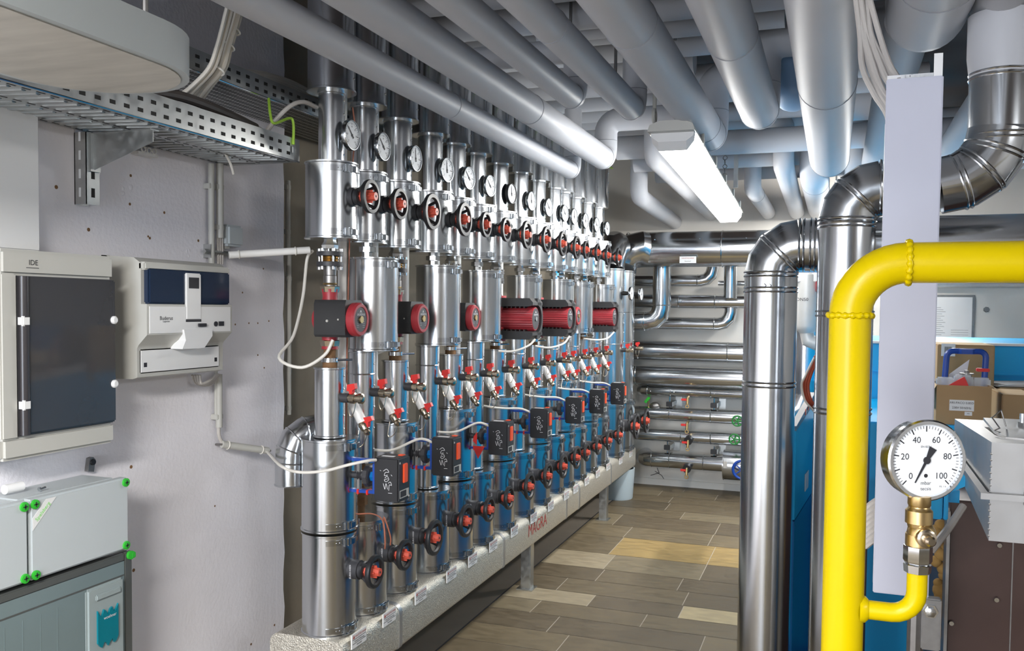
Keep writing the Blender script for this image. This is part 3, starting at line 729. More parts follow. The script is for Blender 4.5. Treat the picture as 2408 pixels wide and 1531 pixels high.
for x,y,z,r,lab in ((-.13,5.62,2.32,.085,'bulky grey elbow pipe dropping from the ceiling left of the thickest pipe'),(.10,5.55,2.34,.06,'slim grey elbow pipe directly behind the thickest ceiling pipe'),(-.52,6.0,2.30,.055,'slim grey elbow pipe behind the far end of the lamp')):
    pts=[(x-.25,y,2.66)]+elbow_pts((x,y,2.66),(1,0,0),(0,0,-1),r*1.2)+elbow_pts((x,y,z),(0,0,-1),(0,1,0),r*1.2)+[(x,7.49,z)]
    jpipe('insulated_pipe',lab,pts,r,seams=[((x,y+.3,z),(0,1,0))],group='grey insulated pipes under the ceiling')
for y,z,r,lab in ((5.25,2.47,.07,'wide grey pipe crossing the room over the long lamp'),(5.75,2.46,.06,'second grey pipe crossing the room over the lamp'),(6.5,2.5,.07,'grey pipe crossing the room in front of the rear wall')):
    jpipe('cross_pipe',lab,[(-1.25,y,z),(1.8,y,z)],r,group='grey cross pipes over the lamp',n=24)
b=G(PVCB); x,y=-.18,3.9; b.tube([(x,y,2.79),(x,y,2.66),(x,y,2.42)],.085,28); b.ball((x,y,2.42),.085,24); tag(b.build('blue_pipe_stub'),'blue grey capped pipe stub right of the thick ceiling pipe','pipe')
for u,v0,v1,y in ((1588,38,95,3.6),(1447,100,190,3.3),(1340,150,200,3.2),(342,38,110,1.45)):
    a=at(u,v1,y=y); b=G(STEEL); b.cyl((a.x,a.y,a.z),(a.x,a.y,ZC),.006,n=8)
    tag(b.build('threaded_rod'),{1588:'steel hanger rod above the thick pipe over the lamp',1447:'dark hanger rod between the two short thin ceiling pipes',1340:'dark hanger rod left of the short thin ceiling pipes',342:'steel hanger rod behind the rounded grey housing'}[u],'rod')
# fluorescent lamp
t=thing('fluorescent_lamp',(-.65,4.8,2.15),'long lit fluorescent lamp hanging on chains under the pipes','lamp')
lm=Matrix.Translation((-.65,4.85,2.15))@Matrix.Rotation(.030,4,'Z')@Matrix.Rotation(-.008,4,'X')
hy=1.38
b=G(GREYP); b.prism([(-.091,.030),(-.083,.055),(-.045,.070),(.045,.070),(.083,.055),(.091,.030)],lm@Vector((0,-hy-.04,0)),lm.to_3x3()@Vector((1,0,0)),lm.to_3x3()@Vector((0,0,1)),lm.to_3x3()@Vector((0,2*hy+.08,0)))
for s in range(5):
    for sx in (-1,1): b.box((sx*.089-.006,-hy+.25+s*.55,.02),(sx*.089+.006,-hy+.29+s*.55,.075),.002,lm)
b.build('housing',t)
b=G(LAMP); n=[(-.087,.034),(-.082,.0),(-.055,-.035),(.055,-.035),(.082,.0),(.087,.034)]
k=len(n); vs=[lm@Vector((p[0]*s,yy,p[1]*s2+(.034*(1-s2)))) for yy,s,s2 in ((-hy,.98,.55),(-hy+.03,1,1),(hy-.03,1,1),(hy,.98,.55)) for p in n]
b.add(vs,[[j*k+i,j*k+(i+1)%k,(j+1)*k+(i+1)%k,(j+1)*k+i] for j in (1,) for i in range(k)]); b.use(WHITE); b.add(vs,[[j*k+i,j*k+(i+1)%k,(j+1)*k+(i+1)%k,(j+1)*k+i] for j in (0,2) for i in range(k)]+[list(range(k))[::-1],[3*k+i for i in range(k)]]); b.build('diffuser',t)
b=G(GREYP); b.torus(lm@Vector((-.075,-hy+.03,.105)),(1,0,0),.025,.007,18,6); b.cyl(lm@Vector((-.075,-hy+.03,.12)),lm@Vector((-.075,-hy+.03,.20)),.008); b.build('hook',t)
b=G(GALV2); b.box((-.765,3.49,2.33),(-.74,3.515,2.79)); tag(b.build('hanger_strip'),'perforated hanger strip above the near end of the lamp','hanger')
b=G(STEEL)
p0=lm@Vector((.03,hy-.75,.10))
for k in range(24): b.torus(p0+Vector((0,0,.02+.026*k)),(1,0,0) if k%2 else (0,1,0),.012,.0028,10,5)
tag(b.build('chain'),'thin steel chain holding the far half of the lamp','chain')
b=G(GALV2); b.box((p0.x+.05,p0.y+.02,p0.z-.0),(p0.x+.075,p0.y+.045,ZC)); tag(b.build('hanger_rail'),'slim metal rail hanging beside the lamp chain','rail')

# ------------------------------------------------------------------ left wall
def trunk_box(name,lab,lo,hi,cat,m=WHITE):
    b=G(m); b.box(lo,hi,.004); return tag(b.build(name),lab,cat)
a=at(0,580,x=XW+.06); c=at(98,580,x=XW+.06)
b=G(WHITE); b.box((XW,1.3,1.632),(XW+.055,c.y,2.0),.003); b.use(GREYP); b.box((XW,1.2,1.632),(XW+.02,c.y+.004,2.0)); tag(b.build('cable_trunking'),'broad white cable trunking rising from the cabinet with the smoked door','trunking')
# distribution cabinet
def cabinet():
    D=.13; xf=XW+D
    TL,TR,BR=at(0,590,x=xf),at(268,605,x=xf),at(271,1042,x=xf)
    y1=TR.y; y0=y1-.345; z1=1.628; z0=at(271,1040,x=xf).z
    t=thing('distribution_cabinet',(XW,(y0+y1)/2,z0),'grey wall cabinet with a smoked see through door','cabinet')
    b=G(GREYP); b.box((XW,y0-.02,z0-.005),(XW+.05,y1-.012,z1+.005),.008); b.box((XW+.05,y0,z0),(xf-.02,y1-.008,z1),.006)
    b.box((xf-.025,y0,z1-.062),(xf,y1,z1),.008); b.box((xf-.025,y0,z0),(xf,y1,z0+.055),.008); b.box((xf-.025,y0+.0005,z0+.05),(xf-.0006,y0+.045,z1-.057),.004); b.build('housing',t)
    b=G(DARK); b.box((xf-.012,y0+.045,z0+.055),(xf-.002,y1-.006,z1-.062)); 
    b.build('interior',t)
    b=G(SMOKE); b.box((xf-.001,y0+.062,z0+.058),(xf+.009,y1-.003,z1-.064),.004)
    b.use(mat('smoked_rail',(.035,.032,.035),0,.25,.1,8)); b.cyl((xf+.002,y0+.06,z0+.057),(xf+.002,y0+.06,z1-.063),.012,n=16)
    d=b.build('door',t)
    for z in (z0+.13,z1-.17): b=G(WHITE); b.box((xf-.004,y0+.046,z-.012),(xf+.015,y0+.068,z+.012),.003); b.build('hinge',d)
    for z in (z0+.16,z1-.17): b=G(WHITE); b.lathe((xf+.007,y1-.012,z),(1,0,0),[(0,0),(0,.011),(.006,.011),(.01,.007),(.01,0)],14); b.build('latch',d)
    b=G(INK); b.text('IDE',.018,(xf+.0003,y0+.09,z1-.03),(0,1,0),(0,0,1)); b.box((xf+.0002,y0+.07,z1-.043),(xf+.0006,y0+.106,z1-.0415)); b.build('maker_logo',t)
    # breakers and wiring behind the door
    for k in range(4): b=G(DARK); b.box((xf-.003,y0+.07,z0+.09+k*.11),(xf-.0005,y1-.05,z0+.098+k*.11)); b.build('device_rail',t)
cabinet()
# heating controller
def controller():
    D=.16; xf=XW+D; 
    y0=at(345,690,x=xf).y; y1=at(545,690,x=xf).y; z=lambda v: at(440,v,x=xf).z
    W=y1-y0
    t=thing('heating_controller',(XW,(y0+y1)/2,z(880)),'pale grey heating controller with a dark glazed top and stepped front','controller')
    b=G(GREYP)
    side=[(XW,z(886)),(XW,z(606)),(xf-.045,z(612)),(xf-.02,z(625)),(xf-.02,z(716)),(xf,z(716)),(xf,z(785)),(xf-.03,z(808)),(xf-.035,z(815)),(xf-.035,z(880)),(xf-.05,z(884))]
    b.prism([(p[0],p[1]) for p in side],(0,y0,0),(1,0,0),(0,0,1),(0,W,0)); 
    b.box((XW,y0-.0,z(700)),(XW+.02,y0+.01,z(606))); b.build('housing',t)
    b=G(WHITE); b.box((xf-.02,y0+.005,z(785)),(xf+.002,y1-.005,z(718)),.004)
    b.prism([(y0+W*.38,z(775)),(y0+W*.72,z(775)),(y0+W*.72,z(792)),(y0+W*.62,z(820)),(y0+W*.36,z(820)),(y0+W*.40,z(800))],(xf-.04,0,0),(0,1,0),(0,0,1),(.048,0,0))
    b.box((xf-.04,y0+.01,z(872)),(xf-.032,y1-.02,z(818)),.003)
    b.use(INK); b.text('Buderus',.016,(xf+.0022,y0+W*.2,z(748)),(0,1,0),(0,0,1)); b.text('Logamatic',.007,(xf+.0022,y0+W*.2,z(755)),(0,1,0),(0,0,1))
    b.box((xf+.002,y0+W*.56,z(769)),(xf+.009,y0+W*.65,z(761)),.001); b.lathe((xf+.002,y0+W*.78,z(763)),(1,0,0),[(0,.008),(.003,.008),(.003,0)],14); b.box((xf+.002,y0+W*.82,z(768)),(xf+.005,y0+W*.88,z(757)))
    for q in (.06,.88): b.box((xf-.032,y0+W*q,z(858)),(xf-.0315,y0+W*q+.012,z(848)))
    b.build('front_panel',t)
    b=G(NAVY); b.box((xf-.03,y0+.012,z(715)),(xf-.002,y1-.006,z(636)),.004); b.use(GREYP)
    b.box((xf-.03,y0+.0,z(640)),(xf-.006,y1,z(622)),.004)
    b.build('glazed_cover',t)
    b=G(CARDL if False else WHITE); b.box((xf-.004,y0+W*.42,z(752)),(xf+.004,y0+W*.60,z(642)),.003); b.use(INK); b.box((xf+.004,y0+W*.45,z(678)),(xf+.0045,y0+W*.57,z(652))); b.box((xf-.002,y0+W*.42,z(757)),(xf+.003,y0+W*.6,z(751)))
    b.build('control_unit',t)
controller()
b=G(CABG)
for k in range(4): b.tube(spline([at(452+k*6,882,x=XW+.03+k*.012),at(462+k*4,902,x=XW+.03+k*.012),at(495,905-k*4,x=XW+.03+k*.012),at(515-k*2,880,x=XW+.03+k*.012)]),.004,6)
tag(b.build('cable_loop'),'loops of grey cable hanging below the heating controller','cable')
# pale enclosure boxes at lower left
def encl(ya,yb,za,zb,lab,brand):
    D=.16; xf=XW+D
    t=thing('enclosure_box',(XW,(ya+yb)/2,za),lab,'box','pale enclosure boxes')
    b=G(GREYB); b.box((XW,ya+.004,za+.004),(xf-.045,yb-.004,zb-.004),.004); b.box((xf-.05,ya+.012,za+.012),(xf-.03,yb-.012,zb-.008),.003); b.build('base',t)
    b=G(GREYB); b.box((xf-.03,ya,za),(xf,yb,zb),.005)
    if brand:
        c=.03; b.use(WHITE); b.prism([(ya+.006,zb-.045),(ya+.006,zb-.075),(ya+.075,zb-.006),(ya+.045,zb-.006)],(xf+.0002,0,0),(0,1,0),(0,0,1),(.0008,0,0)); b.use(INKG); b.text('Spelsberg',.014,(xf+.0012,ya+.034,zb-.034),(0,.72,.69),(0,-.69,.72))
    b.build('cover',t)
    for y,z in ((ya+.012,za+.012),(yb-.012,za+.012),(ya+.012,zb-.012),(yb-.012,zb-.012)):
        b=G(GREEN); b.lathe((xf,y,z),(1,0,0),[(0,0),(0,.0115),(.005,.0115),(.006,.008),(.006,0)],16); b.use(INK)
        T=Matrix.Translation((xf+.0062,y,z)); b.box((0,-.006,-.0015),(.0004,.006,.0015),0,T); b.box((0,-.0015,-.006),(.0004,.0015,.006),0,T); b.build('screw',t)
xf=XW+.16
yB=at(303,1200,x=xf).y; zT=at(303,1122,x=xf).z; zB=at(303,1290,x=xf).z; yA=at(72,1280,x=xf).y
encl(yA,yB,zB,zT,'wide pale grey enclosure box with green corner screws and a green lettered stripe',True)
encl(yA-.30,yA-.006,zB,zT,'pale grey enclosure box cut by the left picture edge, with green screws',False)
def clear_panel():
    D=.15; x1=XW+D; yb=at(312,1400,x=x1).y; ya=yb-.55; z1=zB-.012; z0=z1-.42
    t=thing('fuse_panel',(XW,(ya+yb)/2,z0),'tinted cover fuse panel with a teal fuse unit below the pale boxes','panel')
    b=G(SMKD); b.box((XW,ya,z0),(x1-.01,yb,z1),.005); b.box((x1-.012,yb-.028,z0),(x1,yb,z1),.003); b.box((x1-.012,ya,z1-.022),(x1,yb-.028,z1),.003); b.build('frame',t)
    b=G(SMKG); b.box((x1-.012,ya,z0+.005),(x1-.002,yb-.028,z1-.022))
    for k in range(4): b.box((x1-.0022,yb-.25-k*.05,z0+.01),(x1-.0014,yb-.249-k*.05,z1-.08))
    b.use(SMKD); b.box((x1-.002,ya,z1-.062),(x1-.001,yb-.03,z1-.058)); b.build('cover',t)
    b=G(mat('tinted_grey_unit',(.30,.35,.35),0,.3,.05,8)); b.box((x1-.006,yb-.165,z0+.06),(x1+.008,yb-.038,z1-.062),.006); b.box((x1+.006,yb-.14,z1-.098),(x1+.014,yb-.055,z1-.082),.003); u=b.build('fuse_unit',t)
    b=G(TEAL)
    b.prism([(yb-.135+.07*k/10,(.01*math.cos(k*1.9))) for k in range(11)]+[(yb-.065-.07*k/10,-.085+(.008*math.cos(k*1.9))) for k in range(11)],(x1+.007,0,z1-.135),(0,1,0),(0,0,1),(.006,0,0))
    b.use(INKW); b.text('woehner',.012,(x1+.0135,yb-.095,z1-.150),(0,1,0),(0,0,1)); b.build('teal_cover',u)
    b=G(GREEN); b.lathe((x1-.001,yb-.01,z1-.01),(1,0,0),[(0,0),(0,.012),(.008,.012),(.008,0)],14); b.box((x1,yb-.01,z1-.02),(x1+.008,yb+.006,z1-.004),.002); b.build('catch',t)
clear_panel()
p=at(213,1092,x=XW+.01); b=G(STEEL); b.prism([(-.012,-.018),(.008,-.022),(.014,.012),(.006,.02),(-.006,.018)],(XW,p.y,p.z),(0,1,0),(0,0,1),(.014,0,0)); b.use(BLACK); b.lathe((XW+.014,p.y+.004,p.z+.006),(1,0,0),[(0,.009),(.004,.008),(.004,0)],12); tag(b.build('fixing_lug'),'small dark fixing lug on the wall above the pale boxes','bracket')
p=at(35,1133,x=XW+.05); b=G(PAPER); b.tube([(XW+.05,p.y-.03,zT+.012),(XW+.05,p.y+.02,zT+.012)],.012,12); tag(b.build('paper_roll'),'small white curled strip lying on the pale box','strip')
p=at(95,1133,x=XW+.08); b=G(CHROME); b.cyl((XW+.085,p.y-.006,zT+.001),(XW+.085,p.y+.010,zT+.004),.0035,n=8); b.cyl((XW+.085,p.y-.009,zT+.002),(XW+.085,p.y-.005,zT+.003),.006,n=6); tag(b.build('bolt'),'loose shiny bolt lying on the pale box','bolt')
# cable trays
def tray(x0,x1,z,ya,yb,lip,lab,dense):
    t=thing('cable_tray',((x0+x1)/2,(ya+yb)/2,z),lab,'cable tray','perforated cable trays')
    b=G(GALV2)
    b.box((x0,ya,z),(x1,yb,z+.0015)); 
    sl=mat('slot_shadow',(.015,.014,.013),0,.8,.1,20)
    b.use(CHROME); b.tube([(x1,ya,z),(x1,yb,z)],.0025,6)
    b.use(GALV2)
    if not dense:
        y=ya
        while y<yb-.06:
            for a,c in ((x0+.03,x0+.13),(x0+.16,x1-.03)):
                b.box((a,y,z-.003),(c,y+.012,z+.0005),.001,Matrix.Translation((a,y,0))@Matrix.Rotation(.22,4,'Z')@Matrix.Translation((-a,-y,0)))
            y+=.038
    b.use(sl); y=ya+.01
    while y<yb-.02:
        if dense:
            for k in range(8): b.box((x0+.015+k*.03,y,z-.0006),(x0+.035+k*.03,y+.0035,z))
            y+=.013
        else:
            for a,c in ((x0+.03,x0+.13),(x0+.16,x1-.03)): b.box((a,y,z-.0008),(c,y+.004,z-.0001),0,Matrix.Translation((a,y-.008,0))@Matrix.Rotation(.22,4,'Z')@Matrix.Translation((-a,-y+.008,0)))
            for a in (x0+.015,x0+.145,x1-.02):
                b.box((a-.002,y,z-.0007),(a+.002,y+.022,z))
            y+=.038
    b.build('floor_sheet',t)
    for xx,s in ((x1,1),(x0,-1)):
        b=G(GALV2); b.box((xx-.001,ya,z),(xx+.001,yb,z+lip)); b.use(sl)
        y=ya+.02
        while y<yb-.03:
            for zz in (.28,.68): b.box((xx+.001,y,z+lip*zz-.005),(xx+.0016,y+.018,z+lip*zz+.005))
            y+=.046
        b.build('side_lip',t)
    return t
tray(-1.94,-1.66,1.972,.2,2.50,.072,'perforated steel cable tray along the left wall on a bracket',False)
tray(-1.98,-1.72,2.165,.9,3.3,.062,'higher dense slotted cable tray running behind the risers',True)
# tray bracket
t=thing('tray_bracket',(-1.9,1.96,1.77),'galvanised wall bracket carrying the cable tray, above the controller','bracket')
yb=at(222,420,x=-1.9).y
b=G(GALV2); zt,zb=1.965,at(222,482,x=-1.905).z
b.box((XW,yb-.02,zb),(XW+.042,yb-.018,zt)); b.box((XW+.040,yb-.02,zb),(XW+.042,yb+.026,zt)); b.box((XW,yb-.02,zb),(XW+.003,yb+.026,zt))
b.use(mat('slot_shadow',(.015,.014,.013)));
for k in range(4): b.box((XW+.042,yb-.003,zb+.02+k*.05),(XW+.0425,yb+.009,zb+.045+k*.05)); 
b.use(WHITE)
for k in range(4): b.box((XW+.016,yb-.0205,zb+.02+k*.05),(XW+.023,yb-.02,zb+.045+k*.05))
b.build('slotted_channel',t)
b=G(GALV2); b.prism([(XW+.043,zt-.10),(XW+.05,zt-.10),(XW+.25,zt-.035),(XW+.25,zt-.002),(XW+.043,zt-.002)],(0,yb+.0,0),(1,0,0),(0,0,1),(0,.002,0)); b.box((XW+.042,yb-.012,zt-.105),(XW+.05,yb+.022,zt)); b.box((XW+.043,yb-.01,zt-.004),(XW+.25,yb+.022,zt-.001)); b.build('cantilever_arm',t)
p=at(355,358,x=XW+.03); b=G(WHITE); b.box((XW,p.y-.05,p.z-.012),(XW+.03,p.y+.03,p.z-.004))
for k in range(3): b.torus((XW+.03,p.y-.03+.022*k,p.z+.004),(1,0,0),.008,.0025,14,5)
tag(b.build('cable_clip'),'white triple cable clip under the tray bracket','clip')
# rounded housing above the tray
t=thing('rounded_housing',(-1.31,.6,1.93),'grey metal housing with a rounded end hanging over the cable tray','housing')
def stad(w,e): 
    return [(-1.31-w,-1.0),(-1.31+w,-1.0)]+[(-1.31+w*math.cos(PI*k/20),e-w+w*math.sin(PI*k/20)) for k in range(21)]
b=G(mat('grey_painted_metal',(.40,.43,.43),.3,.38,.06,4)); b.prism(stad(.18,1.46),(0,0,1.932),(1,0,0),(0,1,0),(0,0,.075)); b.build('shell',t)
b=G(mat('worn_underside',(.45,.43,.38),.2,.5,.3,6,stretch=(1,5,1))); b.prism(stad(.163,1.445),(0,0,1.930),(1,0,0),(0,1,0),(0,0,.004)); b.build('base_panel',t)
b=G(STEEL); b.cyl((-1.43,1.1,2.0),(-1.43,1.1,ZC),.006,n=8); b.build('hanger_rod',t)
# cables in and over the tray
b=G(CABB); b.tube(spline([at(345,212,x=-1.68),at(430,228,x=-1.68),at(520,262,x=-1.69),at(600,300,x=-1.70)]),.014,10); b.use(CABG); b.tube(spline([at(490,255,x=-1.70),at(560,275,x=-1.72),at(620,312,x=-1.74)]),.010,8); tag(b.build('tray_cable'),'dusty black cable lying along the lip of the lower tray','cable')
b=G(CABW)
random.seed(5)
for k in range(14):
    o=random.uniform(-1,1)*1.5; q=random.uniform(-1,1)
    b.tube(spline([at(445+o*22,232+q*4,x=-1.76),at(478+o*16,200,x=-1.72+q*.02),at(512+o*14,160,x=-1.66+q*.02),at(528+o*12,110,x=-1.62+q*.02),at(548+o*13,40,x=-1.58+q*.02),at(562+o*13,-20,x=-1.56+q*.02)]),.006,6)
b.use(WPVC)
for u,v,x in ((545,70,-1.6),(532,108,-1.62),(508,165,-1.66)): 
    p=at(u,v,x=x); b.torus(p,Vector((.05,.12,.3)),.023,.003,16,5)
tag(b.build('cable_bundle'),'thick bundle of white cables tied together dropping into the tray','cable bundle')
b=G(CABW)
for k in range(6): b.tube(spline([at(560,165+k*5,x=-1.80),at(620,172+k*6,x=-1.80),at(680,190+k*7,x=-1.81),at(725,212+k*8,x=-1.82)]),.006,6)
tag(b.build('cable_coil'),'flat coil of white cables on the upper tray behind the nearest riser','cable')
b=G(CABG); b.tube(spline([at(625,312,x=-1.72),at(650,280,x=-1.68),at(685,248,x=-1.65),at(715,240,x=-1.64),at(745,252,y=2.58)]),.007,8); tag(b.build('cable'),'grey cable arching from the tray into the nearest riser top','cable')
b=G(CABY); b.tube(spline([at(632,232,x=-1.7),at(636,270,x=-1.67),at(645,290,x=-1.66),at(680,278,x=-1.66),at(690,290,x=-1.655),at(690,340,x=-1.655)]),.0045,6); b.use(CHROME); p=at(689,352,x=-1.655); b.box((p.x,p.y-.004,p.z-.014),(p.x+.003,p.y+.004,p.z+.012)); tag(b.build('earth_wire'),'short green earthing wire bolted to the lower cable tray','wire')
b=G(CABW); b.tube(spline([at(530,362,x=-1.80),at(542,385,x=-1.80),at(549,410,x=-1.80)]),.004,6); tag(b.build('cable_end'),'loose white cable end poking down through the tray','cable')
# conduits on the left wall
def conduit(u0,v0,v1,r,lab,clips,dx=.0,xw=XW):
    x=xw+.012+r+dx; a=at(u0,(v0+v1)/2,x=x); z1=at(u0,v0,x=x).z; z0=at(u0,v1,x=x).z
    t=thing('conduit',(x,a.y,z0),lab,'conduit','grey wall conduits')
    b=G(GREYP); b.cyl((x,a.y,z0),(x,a.y,z1),r,n=16); b.build('tube',t)
    for v in clips:
        z=at(u0,v,x=x).z; b=G(GREYP); b.box((xw,a.y-r-.004,z-.009),(x+.006,a.y+r+.004,z+.009),.002); b.build('clip',t)
conduit(497,385,620,.010,'left grey conduit tube above the controller, beside a thicker one',(438,))
conduit(517,385,560,.012,'thicker grey conduit tube just left of the small junction box',(440,535))
conduit(515,880,1005,.011,'grey conduit tube running down from below the controller',(980,))
conduit(508,870,975,.006,'thin grey conduit beside the one below the controller',())
conduit(677,425,585,.010,'upper grey conduit on the edge of the bare concrete strip',(440,545),xw=-2.0)
conduit(679,600,975,.010,'long lower grey conduit on the edge of the bare concrete strip',(655,960),xw=-2.0)
b=G(CABG); b.tube(spline([at(514,1004,x=XW+.022),at(515,1025,x=XW+.022),at(522,1042,x=XW+.025)]),.006,8)
for k in range(3): b.tube([at(512+k*5,560,x=XW+.02),at(513+k*5,622,x=XW+.02)],.004,6)
tag(b.build('cable'),'grey cables showing between the conduit sections on the left wall','cable')
p=at(550,555,x=XW+.03); b=G(GREYB); b.box((XW,p.y-.042,p.z-.036),(XW+.04,p.y+.042,p.z+.036),.008); b.use(GREYP); b.box((XW,p.y-.03,p.z-.045),(XW+.02,p.y-.01,p.z-.03)); tag(b.build('junction_box'),'small square pale junction box right of the thick conduit','box')
t=thing('horizontal_conduit',at(630,595,x=-1.85),'white horizontal tube tied to a steel channel leading to the nearest riser','conduit')
a,c=at(538,600,x=XW+.04),at(728,588,x=-1.72); b=G(WPVC); b.tube([a,c],.0125,14); b.build('tube',t)
b=G(GALV2); d=Vector((0,0,-.004)); b.tube([at(480,588,x=XW+.02)+d,at(560,600,x=XW+.02),at(730,585,x=-1.76)+d],.009,4); b.box(at(478,606,x=XW+.0)-Vector((0,.0,.0)),at(496,574,x=XW+.03)+Vector((0,.0,0))); b.build('channel',t)
for q in (.12,.82):
    m_=a.lerp(c,q); b=G(CABW); b.torus(m_,c-a,.0135,.002,14,5); b.build('cable_tie',t)
t=thing('tilted_conduit',at(575,1052,x=-1.9),'short tilted grey tube tied near the wall below the controller','conduit')
a,c=at(522,1045,x=XW+.03),at(630,1060,x=-1.86); b=G(GREYP); b.tube([a,c],.0125,14); b.build('tube',t)
b=G(STEEL); b.tube([at(507,1045,x=XW+.0),a,c,at(637,1060,x=-1.85)],.004,6); b.build('rod',t)
for q in (.12,.85):
    m_=a.lerp(c,q); b=G(CABW); b.torus(m_,c-a,.0135,.0022,14,5); b.build('cable_tie',t)

# ------------------------------------------------------------------ rear wall pipework
YD=6.86
zD=(at(1600,545,y=YD).z+at(1600,628,y=YD).z)/2; rD=(at(1600,545,y=YD).z-at(1600,628,y=YD).z)/2
t=thing('main_duct',(1,YD,zD-rD),'big horizontal silver main duct in front of the rear wall','duct')
b=G(DUCT); x0=-1.42; b.tube([(x0,YD,zD),(3.4,YD,zD)],rD,40); b.tube([(x0-.12,YD-.01,zD-.03),(x0,YD,zD)],[rD*.9,rD],36)
for u in (1478,1700): p=at(u,585,y=YD); b.torus((p.x,YD,zD),(1,0,0),rD,.005,40,6)
for k in range(12): b.ball((-1.3+k*.17,YD-rD*.85,zD+rD*.52),.006,6)
b.build('duct',t)
p=at(1618,612,y=YD-rD); b=G(WHITE); b.box((p.x-.062,YD-rD-.012,p.z-.022),(p.x+.062,YD-rD-.009,p.z+.028)); b.use(INKR); b.text('HAUSTECHNIK',.014,(p.x,YD-rD-.0125,p.z+.014),(1,0,0),(0,0,1)); b.use(INK); b.text('Ruecklauf',.012,(p.x,YD-rD-.0125,p.z-.008),(1,0,0),(0,0,1)); b.build('name_plate',t)
RP='silver pipes along the rear wall'
def rpipe(lab, pts, r, seams=(), extra=None, n=28):
    b=G(DUCT); b.tube(pts,r,n)
    for p,d in seams: b.torus(p,d,r,.004,n,5)
    for p,d in seams: b.ball(Vector(p)+Vector((.03,-r,0)),.004,6)
    return tag(b.build('rear_pipe',ang=19),lab,'pipe',RP)
Yp=7.3
def zz(v,y=Yp): return at(1600,v,y=y).z
XL=-2.02
def mitre(p,d0,d1,R): return elbow_pts(p,d0,d1,R,3)
z=zz(660); xe=at(1676,650,y=7.32).x; rpipe('uppermost silver rear wall pipe, bending up into the main duct',[(XL,7.32,z)]+mitre((xe,7.32,z),(1,0,0),(0,0,1),.10)+[(xe,7.32,2.0)],.050,[((at(1640,660,y=7.3).x,7.32,z),(1,0,0))])
rpipe('thin silver pipe running behind the upper rear wall pipe',[(-.9,7.43,zz(666,7.4)),(.4,7.43,zz(666,7.4))],.022)
xe=at(1556,690,y=7.0).x; z=zz(757,7.0); r=.072
rpipe('thick silver pipe dropping from the main duct, elbowing left',[(XL,7.0,z)]+mitre((xe,7.0,z),(1,0,0),(0,0,1),.11)+[(xe,7.0,1.92)],r,[((xe-.13,7.0,z),(1,0,0)),((xe,7.0,z+.13),(0,0,1))])
z=zz(709); rpipe('straight silver rear wall pipe just above the right hand bend',[(XL,Yp,z),(.2,Yp,z)],.056,[((at(u,709,y=Yp).x,Yp,z),(1,0,0)) for u in (1597,1682)])
z=zz(761); xe=at(1718,745,y=Yp).x; rpipe('silver rear wall pipe bending up at its right end',[(XL,Yp+.02,z)]+mitre((xe,Yp+.02,z),(1,0,0),(0,0,1),.10)+[(xe,Yp+.02,zz(722))],.052,[((xe-.13,Yp+.02,z),(1,0,0))])
xe=at(1718,670,y=7.2).x; rpipe('upright silver pipe dropping from the main duct at right',[(xe,7.2,zz(700,7.2)),(xe,7.2,1.92)],.053)
z=zz(826); rpipe('thick silver rear wall pipe at mid height, upper of two',[(XL,Yp,z),(.3,Yp,z)],.082,[((at(1712,830,y=Yp).x,Yp,z),(1,0,0))])
z=zz(886); rpipe('thick silver rear wall pipe at mid height, lower of two',[(XL,Yp,z),(.3,Yp,z)],.083,[((at(1497,880,y=Yp).x,Yp,z),(1,0,0))])
z=zz(922); xa=at(1505,915,y=Yp).x; rpipe('slim silver rear wall pipe with elbow into the wall',[(xa,7.49,z)]+elbow_pts((xa,Yp,z),(0,-1,0),(1,0,0),.06,3)+[(.3,Yp,z)],.040,[((at(u,922,y=Yp).x,Yp,z),(1,0,0)) for u in (1523,1578,1672)])
z=zz(975); rpipe('silver rear wall pipe with a green handwheel, upper of two',[(XL,Yp,z),(.2,Yp,z)],.055,[((at(u,975,y=Yp).x,Yp,z),(1,0,0)) for u in (1575,1672)])
z=zz(1026); rpipe('silver rear wall pipe with a green handwheel, lower of two',[(XL,Yp,z),(.2,Yp,z)],.050,[((at(u,1026,y=Yp).x,Yp,z),(1,0,0)) for u in (1602,1672)])
z=zz(1084); xa=at(1508,1075,y=Yp).x; rpipe('lowest silver rear wall pipe with elbow into the wall',[(xa,7.49,z)]+elbow_pts((xa,Yp,z),(0,-1,0),(1,0,0),.085,4)+[(-.55,Yp,z)],.064,[((at(u,1084,y=Yp).x,Yp,z),(1,0,0)) for u in (1533,1575,1655)])
xa=at(1702,1090,y=Yp).x; b=G(DUCT); b.lathe((xa,Yp,z-.005),(1,0,0),[(0,0),(0,.125),(.006,.125),(.008,.12),(.35,.12),(.352,0)],32); b.use(CHROME); b.box((xa+.01,Yp-.135,z-.01),(xa+.04,Yp-.118,z+.05),.003); t=b.build('valve_can'); tag(t,'short wide silver can on the lowest rear wall pipe','can')
def hw(name,lab,u,v,y,m,R,g=None):
    p=at(u,v,y=y); b=G(m); b.torus(p,(0,-1,0),R,R*.16,24,8); b.lathe(p,(0,1,0),[(0,0),(0,R*.3),(.03,R*.22),(.09,R*.2),(.09,0)],10)
    for k in range(5):
        a=k*2*PI/5; b.cyl(p,p+Vector((math.cos(a),0,math.sin(a)))*R,.006,n=6)
    tag(b.build(name),lab,'valve',g)
hw('handwheel','upper green handwheel on the rear wall pipes',1734,990,7.17,GRN2,.04,'green handwheels')
hw('handwheel','lower green handwheel on the rear wall pipes',1727,1033,7.17,GRN2,.04,'green handwheels')
hw('handwheel','blue handwheel partly hidden behind the front duct',1745,1105,7.1,BLUET,.07)
